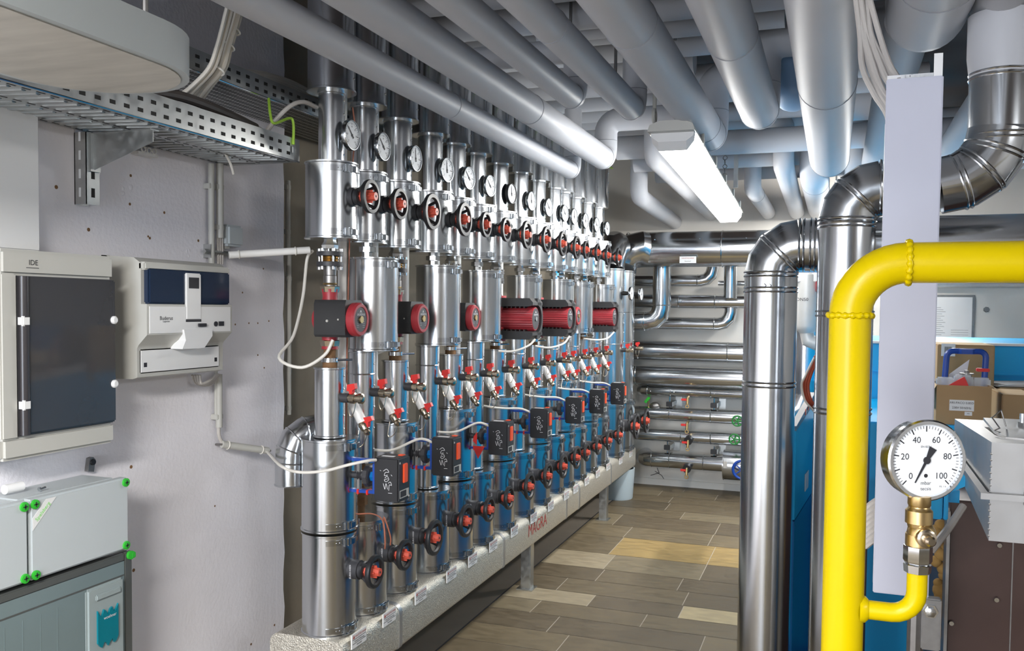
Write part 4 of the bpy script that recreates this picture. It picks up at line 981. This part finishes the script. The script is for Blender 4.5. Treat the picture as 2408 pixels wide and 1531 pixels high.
for k,(u,v,blk) in enumerate(((1619,933,0),(1618,992,0),(1620,1033,1),(1617,1098,1))):
    p=at(u,v,y=7.24); t=thing('rear_drain_cock',(p.x,p.y,p.z),('topmost small brass drain cock below the rear wall pipes','second brass drain cock from the top on the rear wall','upper rear wall drain cock with black collar','lowest rear wall drain cock with black collar')[k],'valve','rear wall drain cocks')
    b=MB()
    if blk: b.use(BLACK); b.cyl(p+Vector((0,.02,0)),p+Vector((0,-.05,-.01)),.034,n=18)
    b.use(BRASS); q=p+Vector((0,-.045,-.008)); b.tube([p,q,q+Vector((0,-.012,-.05))],.011,10); b.torus(q+Vector((0,-.013,-.065)),(0,-1,0),.013,.005,14,6); b.build('body',t)
    b=G(HRED); b.box(q+Vector((-.05,-.012,-.022)),q+Vector((-.004,.006,-.004)),.003); b.build('handle',t)
for k,(u,v,z0,z1) in enumerate(((1580,947,922,960),(1683,950,922,965),(1575,1047,1035,1064),(1683,1057,1045,1070))):
    p=at(u,v,y=7.42); t=thing('pipe_bracket',(p.x,7.5,p.z),('upper left','upper right','lower left','lower right')[k]+' wall bracket holding the low rear wall pipes','bracket','rear wall brackets')
    b=G(GALV2); b.box((p.x+.02,7.485,p.z-.05),(p.x+.075,7.5,p.z+.05)); b.box((p.x-.005,7.3,p.z-.018),(p.x+.03,7.49,p.z+.018)); b.build('arm',t)
    b=G(BLACK); b.box((p.x-.025,7.28,p.z-.02),(p.x+.025,7.305,p.z+.02),.003); b.build('end_cap',t)
    b=G(CHROME); b.cyl((p.x,7.31,zz(z1+3)),(p.x,7.31,zz(z0)),.006,n=8); b.build('threaded_stud',t)
p=at(1606,953,y=7.46); b=G(WHITE); b.box((p.x-.055,7.49,p.z-.022),(p.x+.055,7.499,p.z+.022)); b.use(INK)
for k in range(3): b.box((p.x-.04,7.4894,p.z-.012+k*.01),(p.x+.04,7.49,p.z-.010+k*.01))
tag(b.build('wall_label'),'small white label between the low rear wall pipes','label')
p=at(1522,943,y=7.3); b=G(GREEN); b.box((-.03,-.01,-.012),(.03,.01,.012),.003,Matrix.Translation((p.x-.0,7.3,p.z+.01))@Matrix.Rotation(-.9,4,'Y')); b.use(BRASS); b.cyl((p.x+.01,7.3,zz(975)+.05),(p.x+.012,7.3,p.z+.0),.008,n=8); b.use(STEEL); b.ball((p.x+.065,7.3,zz(975)+.06),.035,12,(1,0,0),1.3)
tag(b.build('green_lever_valve'),'little valve with green lever on top of a low rear wall pipe','valve')
b=G(GALV2); zq=at(2300,668,y=7.45).z; b.box((.2,7.44,zq-.02),(3.4,7.47,zq+.005)); b.tube([(.2,7.43,zq+.02),(3.4,7.43,zq+.02)],.012,8); tag(b.build('wall_rail'),'grey metal conduit rail on the rear wall behind the yellow pipe','rail')
# notice and sticker
a,c=at(2195,693,y=7.47),at(2290,812,y=7.47); t=thing('framed_notice',(1,7.49,c.z),'framed white notice sheet on the rear wall above the boxes','notice')
xa=a.x-.35; b=G(STEEL); b.box((xa,7.475,c.z-.1),(c.x,7.5,a.z),.003); b.build('frame',t)
b=G(PAPER); b.box((xa+.015,7.470,c.z-.085),(c.x-.018,7.476,a.z-.018)); b.use(INK)
for k in range(14): b.box((c.x-.262,7.4694,a.z-.10-.016*k),(c.x-.262+.03+.04*((k*7)%5)/5,7.47,a.z-.098-.016*k))
for k in range(5): b.box((c.x-.16,7.4694,a.z-.27-.018*k),(c.x-.04,7.47,a.z-.2685-.018*k))
b.build('sheet',t)
p=at(2320,728,y=7.49); b=G(STEEL); b.lathe((p.x,7.5,p.z),(0,-1,0),[(0,0),(0,.022),(.012,.018),(.012,0)],7); tag(b.build('wall_fixing'),'small metal fixing on the rear wall right of the notice','fixing')

# ------------------------------------------------------------------ right side
# front duct
def spiral(t, name, pts, r, seams, m=DUCT, n=40):
    b=G(m); b.tube(pts,r,n)
    for p,d in seams:
        b.torus(Vector(p)-Vector(d).normalized()*.006,d,r,.0032,n,6); b.torus(Vector(p)+Vector(d).normalized()*.006,d,r,.0032,n,6)
    return b.build(name,t,ang=18)
r=.0755; x,y=-.176,2.7; zt=at(1815,600,y=2.7).z
t=thing('duct_riser',(x,y,0),'front silver duct rising left of the yellow pipe with an elbow on top','duct')
zs=lambda v: at(1812,v,y=2.7).z
Zh=1.692; ep=elbow_pts((x,y,Zh),(0,0,1),(1,0,0),.085,4)
spiral(t,'vertical_duct',[(x,y,0),ep[0]],r,[((x,y,zs(682)),(0,0,1)),((x,y,zs(902)),(0,0,1)),(ep[0],(0,0,1))])
spiral(t,'elbow',ep,r,[(ep[2],(1,0,1)),(ep[4],(1,0,0))])
spiral(t,'horizontal_duct',[ep[4],(2.2,y,Zh)],r,[(ep[4]+Vector((.03,0,0)),(1,0,0))])
b=G(INK); 
for k in range(2): 
    p=at(1800+k*12,672,y=y-r); b.tube([p+Vector((-.003,-.001,.006)),p+Vector((.002,-.001,.001)),p+Vector((-.002,-.001,-.006))],.0012,5)
b.build('marker_scribble',t)
# second duct
r=.0715; x,y=.0265,2.5; zt=at(1992,430,y=2.5).z-.02
t=thing('duct_riser',(x,y,0),'second silver duct behind the yellow pipe, elbowing right at the ceiling','duct')
zs=lambda v: at(1992,v,y=2.5).z
za=zs(447); Z1=at(2150,440,y=2.5).z
ep=elbow_pts((x,y,Z1),(0,0,1),(1,0,0),.085,4)
spiral(t,'vertical_duct',[(x,y,0),ep[0]],r,[((x,y,zs(530)),(0,0,1)),((x,y,zs(738)),(0,0,1)),((x,y,zs(965)),(0,0,1)),(ep[0],(0,0,1))])
spiral(t,'elbow',ep,r,[(ep[2],(1,0,1)),(ep[4],(1,0,0))])
x2=at(2352,240,y=2.5).x
ep2=elbow_pts((x2,y,Z1),(1,0,0),(0,0,1),.135,4)
spiral(t,'horizontal_duct',[ep[4],ep2[0]],r,[(ep[4]+Vector((.03,0,0)),(1,0,0)),(ep2[0]-Vector((.03,0,0)),(1,0,0))])
spiral(t,'corner_elbow',ep2,r,[(ep2[1],(1,0,.35)),(ep2[2],(1,0,1)),(ep2[3],(.35,0,1))])
zj=at(2350,180,y=2.5).z
spiral(t,'upper_duct',[ep2[4],(x2,y,zj)],r,[((x2,y,at(2350,325,y=2.5).z),(0,0,1)),((x2,y,zj),(0,0,1))])
g_=G(PVC); q_=elbow_pts((x2+.035,2.665,1.845),(1,0,0),(0,0,1),.135,4); g_.tube([(.17,2.665,1.845)]+q_+[(x2+.035,2.665,2.79)],.070,32)
tag(g_.build('insulated_pipe'),'pale pipe bend showing just under and behind the right duct elbow','pipe','grey insulated pipes under the ceiling')
b=G(PVC); b.lathe((x2,y,zj),(0,0,1),[(0,0),(0,.072),(.05,.078),(.15,.078),(.15,0)],36); b.build('grey_sleeve',t)
b=G(PVC); b.tube([(x2-.01,-2.9,zj+.20)]+[(x2-.01,y+.05,zj+.20)],.062,32); b.ball((x2-.01,y+.05,zj+.2),.062,28); tag(b.build('insulated_pipe'),'grey pipe with a domed end above the right duct riser','pipe','grey insulated pipes under the ceiling')
# white cable trunking with cables
t=thing('cable_trunking',(.143,2.0,.9),'tall pale lilac white cable trunking standing behind the yellow pipe','trunking')
xl,xr=.0895,.195; z0,z1=at(2110,1398,y=1.97).z,at(2150,183,y=1.97).z
b=G(TRUNK); b.box((xl,1.965,z0),(xr,1.972,z1),.002); b.build('cover',t)
b=G(WHITE); b.box((xl+.004,2.02,z0+.005),(xr-.004,2.026,z1+.02)); b.box((xl+.002,1.972,z0+.005),(xl+.005,2.026,z1-.08)); b.box((xr-.005,1.972,z0+.005),(xr-.002,2.026,z1+.045)); b.box((xr-.018,1.968,z1),(xr-.002,1.972,z1+.045))
for k in range(3): b.box((xl+.03+k*.018,2.016,z1-.02),(xl+.038+k*.018,2.02,z1+.018))
b.use(INK); b.text('A 10',.014,(xl+.052,2.0195,z1+.006),(0,0,1),(-1,0,0)); b.build('back_channel',t)
b=G(CABG); random.seed(2)
for k in range(7):
    o=k*8.5; j=[random.uniform(-7,7) for _ in range(4)]; b.tube(spline([at(2004+o*.75+j[0],-20,y=2.12+.01*(k%3)),at(2016+o*.9+j[1],80,y=2.10),at(2034+o*1.1+j[2],160-k*2,y=2.06+.01*(k%2)),at(2062+o*1.05+j[3],222-k*5,y=2.02),at(2090+o*.8,285-k*10,y=1.995),at(2098+o*.9,420,y=1.995)]),.0062,7)
tag(b.build('cable_bundle'),'loose grey cables dropping into the top of the white trunking','cable bundle')
b=G(CABG)
for k in range(8): b.tube(spline([at(2036,1195+k*13,y=2.06),at(2052,1182+k*13,y=2.045),at(2068,1172+k*13,y=2.015)]),.006,6)
tag(b.build('cable_bundle'),'stack of grey cables entering the left side of the white trunking','cable bundle')
# yellow gas pipe
y=1.45; r=.0305
t=thing('gas_pipe',(.02,y,0),'glossy yellow gas pipe with a bend, in the right foreground','pipe')
def yv(v): return at(1990,v,y=y)
xa=yv(1100).x; zh=at(2250,617,y=y).z; R=.080
ep=elbow_pts((xa,y,zh),(0,0,1),(1,0,0),R,10)
b=G(YEL); b.tube([(xa,y,0),ep[0]],r,36); b.build('upright',t)
b=G(YEL); b.tube(ep,r*1.01,36)
random.seed(3)
for p,d in ((ep[0],(0,0,1)),(ep[-1],(1,0,0))):
    u,w,dd=basis(d); N=90
    b.tube([Vector(p)+(u*math.cos(2*PI*k/N)+w*math.sin(2*PI*k/N))*(r+.0006)+dd*random.uniform(-.0006,.0006) for k in range(N+1)],[.0042+.0009*math.sin(k*1.25)+random.uniform(-.0003,.0003) for k in range(N+1)],8)
b.build('welded_bend',t,ang=60)
b=G(YEL); b.tube([ep[-1],(1.9,y,zh)],r,36); b.build('crosspipe',t)
zb=at(2070,1437,y=y).z; x3=at(2156,1380,y=y).x
b=G(YEL); zc=at(2160,1345,y=y).z; b.tube([(xa+.02,y,zb)]+elbow_pts((x3,y,zb),(1,0,0),(0,0,1),.035,6)+[(x3,y,zc)],.0145,22); b.lathe((xa+r-.006,y,zb),(1,0,0),[(0,.022),(.008,.020),(.013,.015)],18); b.build('branch',t)
# pressure gauge on the gas pipe
gz=lambda v: at(2165,v,y=y).z
t=thing('pressure_gauge',(x3,y,zc),'large round steel pressure gauge on brass valve beside the yellow pipe','gauge')
b=G(CHROME); b.lathe((x3,y,zc),(0,0,1),[(0,0),(0,.019),(.012,.02),(.014,.018),(.018,.0205),(.04,.0205),(.042,.017),(.044,0)],8); b.build('steel_nut',t)
b=G(BRASS); z2=gz(1290); b.lathe((x3,y,z2),(0,0,1),[(0,0),(0,.0185),(.022,.0185),(.026,.014),(.034,.016),(.040,.017),(.046,.012)],14); z3=gz(1228); b.lathe((x3,y,z3-.004),(0,0,1),[(0,.012),(.003,.0195),(.022,.0195),(.025,.016),(.028,.015),(.031,.0165),(.044,.0165),(.044,0)],14)
b.ball((x3+.004,y,gz(1255)),.021,16); b.build('brass_valve',t)
b=G(NICKEL); p=Vector((x3+.004,y,gz(1258))); b.lathe(p,(.25,-1,0),[(0,0),(0,.014),(.024,.014),(.026,.011),(.026,.008),(.04,.008),(.044,.005),(.044,0)],16); b.build('valve_spindle',t)
gc=at(2180,1083,y=y); nrm=Vector((.42,-.90,.02)).normalized(); up=Vector((0,0,1)); rt=up.cross(nrm)*1; rt=-rt if rt.x<0 else rt; upv=nrm.cross(rt); upv=upv if upv.z>0 else -upv
R=.0615
b=G(CHROME); b.lathe(gc-nrm*.034,nrm,[(0,0),(0,R*.86),(.006,R*.95),(.022,R*.95),(.024,R*.99),(.034,R),(.037,R*.96),(.037,R*.885),(.030,R*.87)],48); b.build('case',t)
fc=gc-nrm*.003
b=G(DIAL); b.lathe(fc-nrm*.001,nrm,[(0,R*.875),(.001,R*.875),(.001,0)],44); 
def on(a,rr): return fc+(rt*math.sin(a)+upv*math.cos(a))*rr
b.use(INK)
for k in range(51):
    a=math.radians(-135+270*k/50); maj=k%5==0; r0=R*(.70 if maj else .77); r1=R*.84; w=.0009 if maj else .0004
    e=(rt*math.sin(a)+upv*math.cos(a)); s_=(rt*math.cos(a)-upv*math.sin(a)); q=fc+nrm*.0006
    b.quad(q+e*r0-s_*w,q+e*r0+s_*w,q+e*r1+s_*w,q+e*r1-s_*w)
for k,s in enumerate(('0','20','40','60','80','100')):
    a=math.radians(-135+54*k); p=on(a,R*.55); b.text(s,.0135,p,rt,upv,.0008)
b.text('mbar',.008,on(PI,R*.56),rt,upv,.0008); b.text('tecsis',.0075,on(PI,R*.70),rt,upv,.0008); b.text('EN 837-1',.0045,on(0,R*.33),rt,upv,.0008); b.text('KL 1.6',.004,on(2.55,R*.78),rt,upv,.0008)
b.lathe(on(PI,R*.38)+nrm*.0004,nrm,[(0,.003),(.0003,.003),(.0003,0)],12)
b.build('dial',t)
b=G(INK); a=math.radians(-152); e=(rt*math.sin(a)+upv*math.cos(a)); s_=(rt*math.cos(a)-upv*math.sin(a)); q=fc+nrm*.002
b.prism([(-.0008,R*.62),(.0008,R*.62),(.0022,0),(.0062,-R*.34),(-.0062,-R*.34),(-.0022,0)],q,s_,e,nrm*.0008); b.lathe(q,nrm,[(0,.0055),(.002,.0055),(.002,0)],16); b.build('pointer',t)

# boilers
def boiler():
    t=thing('boiler',(.6,4,0),'large blue boiler casing behind the silver ducts, boxes standing on it','boiler')
    b=G(BLUE); b.box((-.06,3.42,.25),(1.9,4.35,1.105),.006); b.build('front_casing',t)
    b=G(BLUE); b.box((.03,4.35,.25),(1.9,5.6,1.362),.006); b.box((-.06,4.35,.25),(.03,5.6,1.1)); b.box((.0,4.343,1.23),(1.9,4.35,1.236)); b.build('rear_casing',t)
    b=G(WHITE); b.box((.03,4.345,1.358),(1.9,4.40,1.368)); b.build('top_edge',t)
    # hinged side panel seen between the ducts
    P=[at(1880,1010,y=2.95),at(1922,930,y=3.42),at(1905,1165,y=3.42),at(1862,1235,y=2.95)]
    A=Vector((-.103,2.93,0)); Bv=Vector((-.058,3.44,0)); d=Bv-A
    def pan(m,q0,q1,nm,th=.02):
        b=G(m); nn=Vector((-d.y,d.x,0)).normalized()*th
        b.add([A+Vector((0,0,q0[0])),Bv+Vector((0,0,q0[1])),Bv+Vector((0,0,q1[1])),A+Vector((0,0,q1[0])),A+nn+Vector((0,0,q0[0])),Bv+nn+Vector((0,0,q0[1])),Bv+nn+Vector((0,0,q1[1])),A+nn+Vector((0,0,q1[0]))],[[0,1,2,3],[7,6,5,4],[0,4,5,1],[2,6,7,3],[1,5,6,2],[0,3,7,4]]); return b
    b=pan(BLUE,(.835,.835),(1.135,1.20),'p'); 
    o=b.build('upper_side_panel',t)
    b=pan(WHITE,(1.12,1.165),(1.136,1.201),'s',.0205); b.use(ORNG); nn=Vector((d.y,-d.x,0)).normalized()*.001
    for q in (.45,.6,.7,.78): b.box((-.012,-.001,0),(.012,.001,.02),0,Matrix.Translation(A+d*q+nn+Vector((0,0,1.138+.065*q-.02)))@Matrix.Rotation(math.atan2(d.y,d.x),4,'Z'))
    b.build('warning_strip',t)
    b=pan(BLUED,(0,0),(.83,.83),'q'); 
    b.build('lower_side_panel',t)
    b=G(WHITE); T=Matrix.Translation(A+d*.55+nn*1.5+Vector((0,0,.91)))@Matrix.Rotation(math.atan2(d.y,d.x),4,'Z'); b.box((-.03,-.001,-.03),(.06,.001,.03),0,T); b.build('rating_label',t)
    b=G(BLUED); b.box((-.05,3.45,0),(1.85,5.55,.25)); b.build('plinth',t)
boiler()
# air separator between the ducts
yS=4.6; sp_=lambda u,v: at(u,v,y=yS)
t=thing('separator_vessel',(sp_(1895,800).x,yS,1.36),'white cylindrical vessel with tapered foot between the two silver ducts','vessel')
c=sp_(1897,740); rr=.058
b=G(mat('cast_white',(.62,.62,.60),.2,.4,.08,20)); b.lathe((c.x,yS,sp_(1897,785).z),(0,0,1),[(0,.03),(.02,.05),(.04,rr),(.29,rr),(.30,.05),(.30,0)],26); b.tube([(c.x,yS,sp_(1897,785).z+.01),(c.x+.01,yS,sp_(1897,800).z),(c.x+.05,yS,sp_(1897,808).z),(c.x+.13,yS,sp_(1897,808).z)],.033,16); b.use(INK); b.text('DN50',.022,(c.x-.02,yS-rr-.003,sp_(1897,705).z),(1,0,0),(0,0,1)); b.build('body',t)
b=G(WHITE); b.box((c.x-.07,yS-.05,sp_(1897,664).z),(c.x+.06,yS+.05,sp_(1897,642).z),.004); b.cyl((c.x-.01,yS,sp_(1897,690).z),(c.x-.01,yS,sp_(1897,660).z),.02); b.build('head_unit',t)
b=G(RED); b.cyl((c.x+.04,yS-.02,sp_(1897,673).z),(c.x+.14,yS-.02,sp_(1897,673).z),.035); b.build('red_cap',t)
b=G(BLUE); p0=at(1872,640,y=5.6); p1=at(1935,612,y=5.6); b.box((p0.x-.02,5.5,p0.z),(p1.x+.3,5.9,p1.z+.10),.004); b.use(STEEL)
b.cyl((-.005,5.6,p1.z+.1),(-.005,5.6,ZC),.006,n=6)
tag(b.build('blue_hanging_casing'),'blue metal casing above the white vessel between the ducts','casing')
b=G(DUCT); c2=at(1893,870,y=5.4); b.cyl((c2.x,5.4,c2.z-.16),(c2.x,5.4,1.55),.075,n=28); b.tube([(c2.x,5.4,c2.z-.14),(c2.x-.02,5.4,c2.z-.22),(c2.x-.12,5.4,c2.z-.28),(c2.x-.12,5.9,c2.z-.28)],.075,24); tag(b.build('rear_pipe'),'short silver pipe with elbow below the white vessel','pipe',RP)
b=G(CABR)
for k in range(3): b.tube(spline([at(1918+k*3,838,y=3.3),at(1897+k*5,880,y=3.25),at(1888+k*6,910,y=3.22),at(1896+k*5,940,y=3.22),at(1915+k*3,960,y=3.25)]),.006,7)
b.use(CABW); b.tube(spline([at(1914,842,y=3.28),at(1893,885,y=3.22),at(1885,905,y=3.2),at(1892,940,y=3.2),at(1912,965,y=3.22)]),.004,6); tag(b.build('cable_bundle'),'red and white cables looping between the two silver ducts','cable bundle')
p=at(1908,965,y=3.42); b=G(BRASS); b.cyl((-.055,3.5,1.10),(-.055,3.5,1.16),.012,n=12); b.use(RED); b.cyl((-.055,3.5,1.16),(-.055,3.5,1.20),.009,n=10); tag(b.build('brass_fitting'),'small brass fitting on the blue boiler below the cables','fitting')
# stainless burner housing and brown front
def burner():
    A=at(2332,1040,y=1.9); xA=A.x
    t=thing('burner_housing',(xA+.2,2.1,1.06),'brushed stainless steel burner housing with bolted lid at the right edge','housing')
    zt,zb=A.z,at(2332,1272,y=1.9).z
    yb_=2.55; Bt=at(2245,985,y=yb_); xB=Bt.x
    b=G(STAIN)
    zl=at(2332,1165,y=1.9).z
    zt2=at(2245,985,y=yb_).z
    out=[(xA,1.9),(.75,1.9),(.75,yb_),(xB,yb_)]
    n=4; vs=[(p[0],p[1],zb+(0.0 if i<2 else .05)) for i,p in enumerate(out)]+[(p[0],p[1],zt if i<2 else zt2) for i,p in enumerate(out)]
    b.add(vs,[[3,2,1,0],[4,5,6,7]]+[[i,(i+1)%4,4+(i+1)%4,4+i] for i in range(4)])
    for k in range(14): b.ball((xA,1.9,zb+.01+k*(zt-zb-.02)/14),.0025,6)
    b.build('casing',t)
    b=G(STAIN); b.prism([(xA-.018,1.885),(.76,1.885),(.76,1.9),(xA-.004,1.9),(xB-.004,yb_),(xB-.018,yb_)],(0,0,zl-.006),(1,0,0),(0,1,0),(0,0,.012)); b.use(STEEL); b.cyl((xA+.06,1.89,zl-.012),(xA+.06,1.89,zl+.012),.005,n=8); b.build('joint_flange',t)
    b=G(STAIN); c=at(2395,1000,y=2.15); zz_=zt+(zt2-zt)*.45+.006
    b.prism([(.33,2.0),(.42,1.96),(.7,1.96),(.7,2.35),(.34,2.35),(.325,2.1)],(0,0,zz_),(1,0,0),(0,1,0),(0,0,.006))
    b.build('lid_plate',t)
    for px,py in ((.385,2.02),(.395,2.2)):
        b=G(CHROME); b.cyl((px,py,zz_),(px,py,zz_+.035),.0055,n=10); b.lathe((px,py,zz_+.006),(0,0,1),[(0,0),(0,.011),(.009,.011),(.009,0)],6); b.build('bolt',t)
    b=G(STEEL); b.tube([(.325,2.1,zz_+.006),(.335,2.1,zz_+.012),(.325,2.13,zz_+.03),(.345,2.15,zz_+.045),(.355,2.15,zz_+.01)],.0015,6); b.build('wire_pin',t)
    b=G(CABG); b.tube(spline([(.42,2.1,zz_+.012),(.44,2.1,zz_+.04),(.5,2.12,zz_+.05)]),.012,10); b.build('hose',t)
    return xA
xA=burner()
t=thing('boiler_door',(.5,2.75,0),'dark brown enamelled boiler door below the stainless housing','door')
p0=at(2232,1250,y=2.62)
b=G(BROWN); b.box((p0.x,2.62,.3),(1.5,2.66,at(2232,1175,y=2.62).z),.004); 
b.box((p0.x+.0,2.66,.0),(1.5,3.3,at(2232,1185,y=2.62).z))
b.build('panel',t)
b=G(STEEL); b.box((p0.x-.008,2.60,.3),(p0.x,2.66,at(2232,1200,y=2.62).z)); b.box((at(2380,1300,y=2.62).x,2.618,.3),(at(2380,1300,y=2.62).x+.003,2.62,at(2232,1200,y=2.62).z)); b.build('edge_strip',t)
for u,v in ((2350,1282),(2343,1410),(2237,1465)):
    p=at(u,v,y=2.615); b=G(CHROME); b.lathe(p,(0,-1,0),[(0,0),(0,.008),(.006,.006),(.006,0)],10); b.build('rivet',t)
b=G(WOOL); random.seed(9)
for k in range(16):
    p=at(random.uniform(2200,2226),1235+k*17,y=2.70); b.ball(p,random.uniform(.012,.024),14)
tag(b.build('insulation_strip'),'torn yellow brown mineral wool beside the brown boiler door','insulation',kind='stuff')
b=G(STEEL); p=at(2188,1437,y=2.4); b.box((p.x-.02,2.40,p.z-.10),(p.x+.025,2.43,p.z+.03),.003); b.use(CHROME); b.lathe((p.x,2.40,p.z),(0,-1,0),[(0,0),(0,.018),(.006,.018),(.006,.012),(.016,.012),(.018,.006),(.018,0)],6); b.use(STEEL); b.tube([(p.x-.03,2.44,0),(p.x-.03,2.44,p.z+.05)],.02,10)
tag(b.build('hinge_bracket'),'steel hinge bracket with a bolt below the yellow branch pipe','bracket')
b=G(BLUE); p=at(2205,1185,y=2.3); b.box((p.x-.022,2.29,p.z-.035),(p.x+.010,2.33,p.z+.05),.003); b.box((p.x+.012,2.29,p.z-.035),(p.x+.022,2.33,p.z+.03),.002); b.prism([(-.022,.05),(.06,.085),(.06,.05),(.022,.03)],(p.x,2.29,p.z),(1,0,0),(0,0,1),(0,.04,0)); b.box((p.x-.01,2.33,p.z),(p.x+.05,2.62,p.z+.03)); tag(b.build('clamp_block'),'bright blue clamp block right behind the brass gauge valve','clamp')
b=G(CABG); b.tube(spline([at(2265,1190,y=2.3),at(2232,1240,y=2.25),at(2205,1275,y=2.2),at(2190,1295,y=2.2)]),.009,8); tag(b.build('hose'),'grey hose running from under the stainless housing to the trunking','hose')
# boxes on the boiler
ZB=1.105
def carton(name,lab,x0,x1,y0,y1,z0,z1,open_=False,stick=(),m=CARD,cat='cardboard box'):
    t=thing(name,((x0+x1)/2,(y0+y1)/2,z0),lab,cat,'cardboard boxes on the boiler')
    b=G(m)
    if open_:
        w=.004
        b.box((x0,y0,z0),(x1,y0+w,z1)); b.box((x0,y1-w,z0),(x1,y1,z1)); b.box((x0,y0+w,z0),(x0+w,y1-w,z1)); b.box((x1-w,y0+w,z0),(x1,y1-w,z1)); b.box((x0+w,y0+w,z0),(x1-w,y1-w,z0+w)); b.build('carton',t)
        b=G(CARDL); b.add([(x0,y0,z1),(x0,y1,z1),(x0-.03,y1,z1-.06),(x0-.03,y0,z1-.06)],[[0,1,2,3]]); b.add([(x1,y0+.02,z1),(x1,y1,z1),(x1+.03,y1,z1-.01),(x1+.035,y0+.02,z1-.02)],[[0,1,2,3]]); b.build('flap',t)
    else:
        b.box((x0,y0,z0),(x1,y1,z1),.003); b.build('carton',t)
        b=G(CARDL); b.box((x0+.002,y0+.002,z1),(x1-.002,y1-.002,z1+.0015)); b.build('lid',t)
    for lo,hi,txt,sz in stick:
        b=G(PAPER); b.box((lo[0],y0-.001,lo[1]),(hi[0],y0,hi[1])); b.use(INK)
        for k,s in enumerate(txt): b.text(s,sz,((lo[0]+hi[0])/2,y0-.001,hi[1]-(hi[1]-lo[1])*(k+.6)/(len(txt)+.2)),(1,0,0),(0,0,1))
        b.build('sticker',t)
    return t
y0=3.46; a=at(2203,905,y=y0); c=at(2330,990,y=y0)
s0,s1=at(2232,965,y=y0),at(2291,942,y=y0); s2,s3=at(2268,977,y=y0),at(2286,969,y=y0)
carton('cardboard_box','open cardboard box with blue white label, full of parts, nearest of the boxes',a.x,c.x,y0,y0+.20,ZB,a.z,True,[((s0.x,s0.z),(s1.x,s1.z),('ARI-PACO 0.85D','230V 50/60Hz'),.0105),((s2.x,s2.z),(s3.x,s3.z),('ARI',),.006)])
bx0,bx1,bz=a.x,c.x,a.z
a=at(2325,935,y=y0+.14); c=at(2404,985,y=y0+.14); carton('cardboard_box','small plain closed cardboard box right of the open one',bx1+.045,c.x+.03,y0+.08,y0+.34,ZB,at(2380,928,y=y0+.1).z)
a=at(2210,810,y=3.95); c=at(2337,960,y=3.95); t=carton('cardboard_box','tall closed cardboard box with barcode label behind the blue handle',at(2203,850,y=3.95).x,at(2337,850,y=3.95).x,3.93,4.25,ZB,at(2300,812,y=3.95).z)
b=G(PAPER); p=at(2214,808,y=3.929); q=at(2246,838,y=3.929); b.box((p.x,3.928,q.z),(q.x,3.93,p.z)); b.use(INK)
for k in range(9): b.box((p.x+.012+k*.003,3.9275,q.z+.014),(p.x+.0135+k*.003,3.928,p.z-.012))
b.build('barcode_label',t)
xx0,xx1=at(2340,900,y=3.95).x+.01,at(2470,900,y=3.95).x; carton('cardboard_box','flat cardboard box with papers on top at the right edge',xx0,xx1,3.92,4.2,ZB,at(2380,912,y=3.95).z)
b=G(PAPER); zt_=at(2380,912,y=3.95).z+.004; 
for k in range(4): b.box((-.12,-.09,k*.003),(.12,.09,k*.003+.002),0,Matrix.Translation(((xx0+xx1)/2,4.05,zt_))@Matrix.Rotation(.2+.1*k,4,'Z'))
tag(b.build('paper_stack'),'crumpled papers lying on the flat cardboard box','paper')
# handle tool and parts in the open box
t=thing('blue_handle_tool',((bx0+bx1)/2,3.58,ZB+.01),'blue U shaped metal handle standing in the open cardboard box','tool')
yh=3.58; hl,hr,ht=at(2226,860,y=yh).x,at(2318,860,y=yh).x,at(2270,826,y=yh).z
b=G(BLUET); b.tube([(hl-.012,yh,ZB+.01)]+elbow_pts((hl,yh,ht),(.04,0,1),(1,0,0),.022,4)+elbow_pts((hr,yh,ht),(1,0,0),(-.01,0,-1),.022,4)+[(hr-.008,yh,ZB+.01)],.0105,10); b.prism([(-.035,0),(-.018,.018),(.018,.018),(.035,0),(.018,-.018),(-.018,-.018)],((hl+hr)/2,yh,ht-.010),(1,0,0),(0,1,0),(0,0,.018)); b.build('handle_frame',t)
b=G(HRED); zr=at(2310,870,y=yh).z; b.box((hr-.03,yh-.014,zr-.006),(hr+.012,yh+.014,zr+.006),.002); b.build('red_clip',t)
b=G(CLEAR); random.seed(12)
for k in range(3):
    q=Vector((bx0+.03+.06*k,3.50+.02*k,ZB+.05)); b.box(q+Vector((-.028,-.02,0)),q+Vector((.03,.03,bz-ZB-.05+.025+.01*(k%2))),.006)
tag(b.build('clear_bags'),'clear plastic bags of parts in the open cardboard box','bag')
b=G(HRED); b.prism([(0,0),(.07,0),(.055,.035)],(bx0+.035,3.475,bz-.004),(1,0,0),(0,.15,1),(0,.01,0)); b.box((bx0+.04,3.476,ZB+.01),(bx0+.095,3.484,bz)); tag(b.build('red_packet'),'red packet sticking out of the open cardboard box','packet')
b=G(PAPER); b.add([(bx0+.05,3.60,bz),(bx0+.11,3.62,bz+.0),(bx0+.125,3.64,bz+.085),(bx0+.055,3.61,bz+.03),(bx0+.06,3.60,ZB+.02),(bx0+.10,3.61,ZB+.02)],[[0,1,2,3],[4,5,1,0]]); tag(b.build('instruction_sheet'),'white folded sheet poking up from the open cardboard box','paper')
b=G(STEEL); p=at(2273,880,y=3.55); b.cyl((p.x,3.55,ZB+.01),(p.x,3.55,p.z),.016,n=14); b.cyl((p.x,3.55,p.z),(p.x,3.55,p.z+.004),.024,n=14); b.cyl((p.x,3.55,p.z),(p.x,3.55,p.z+.014),.007,n=8); tag(b.build('metal_spindle'),'small dark metal spindle standing in the open cardboard box','spindle')
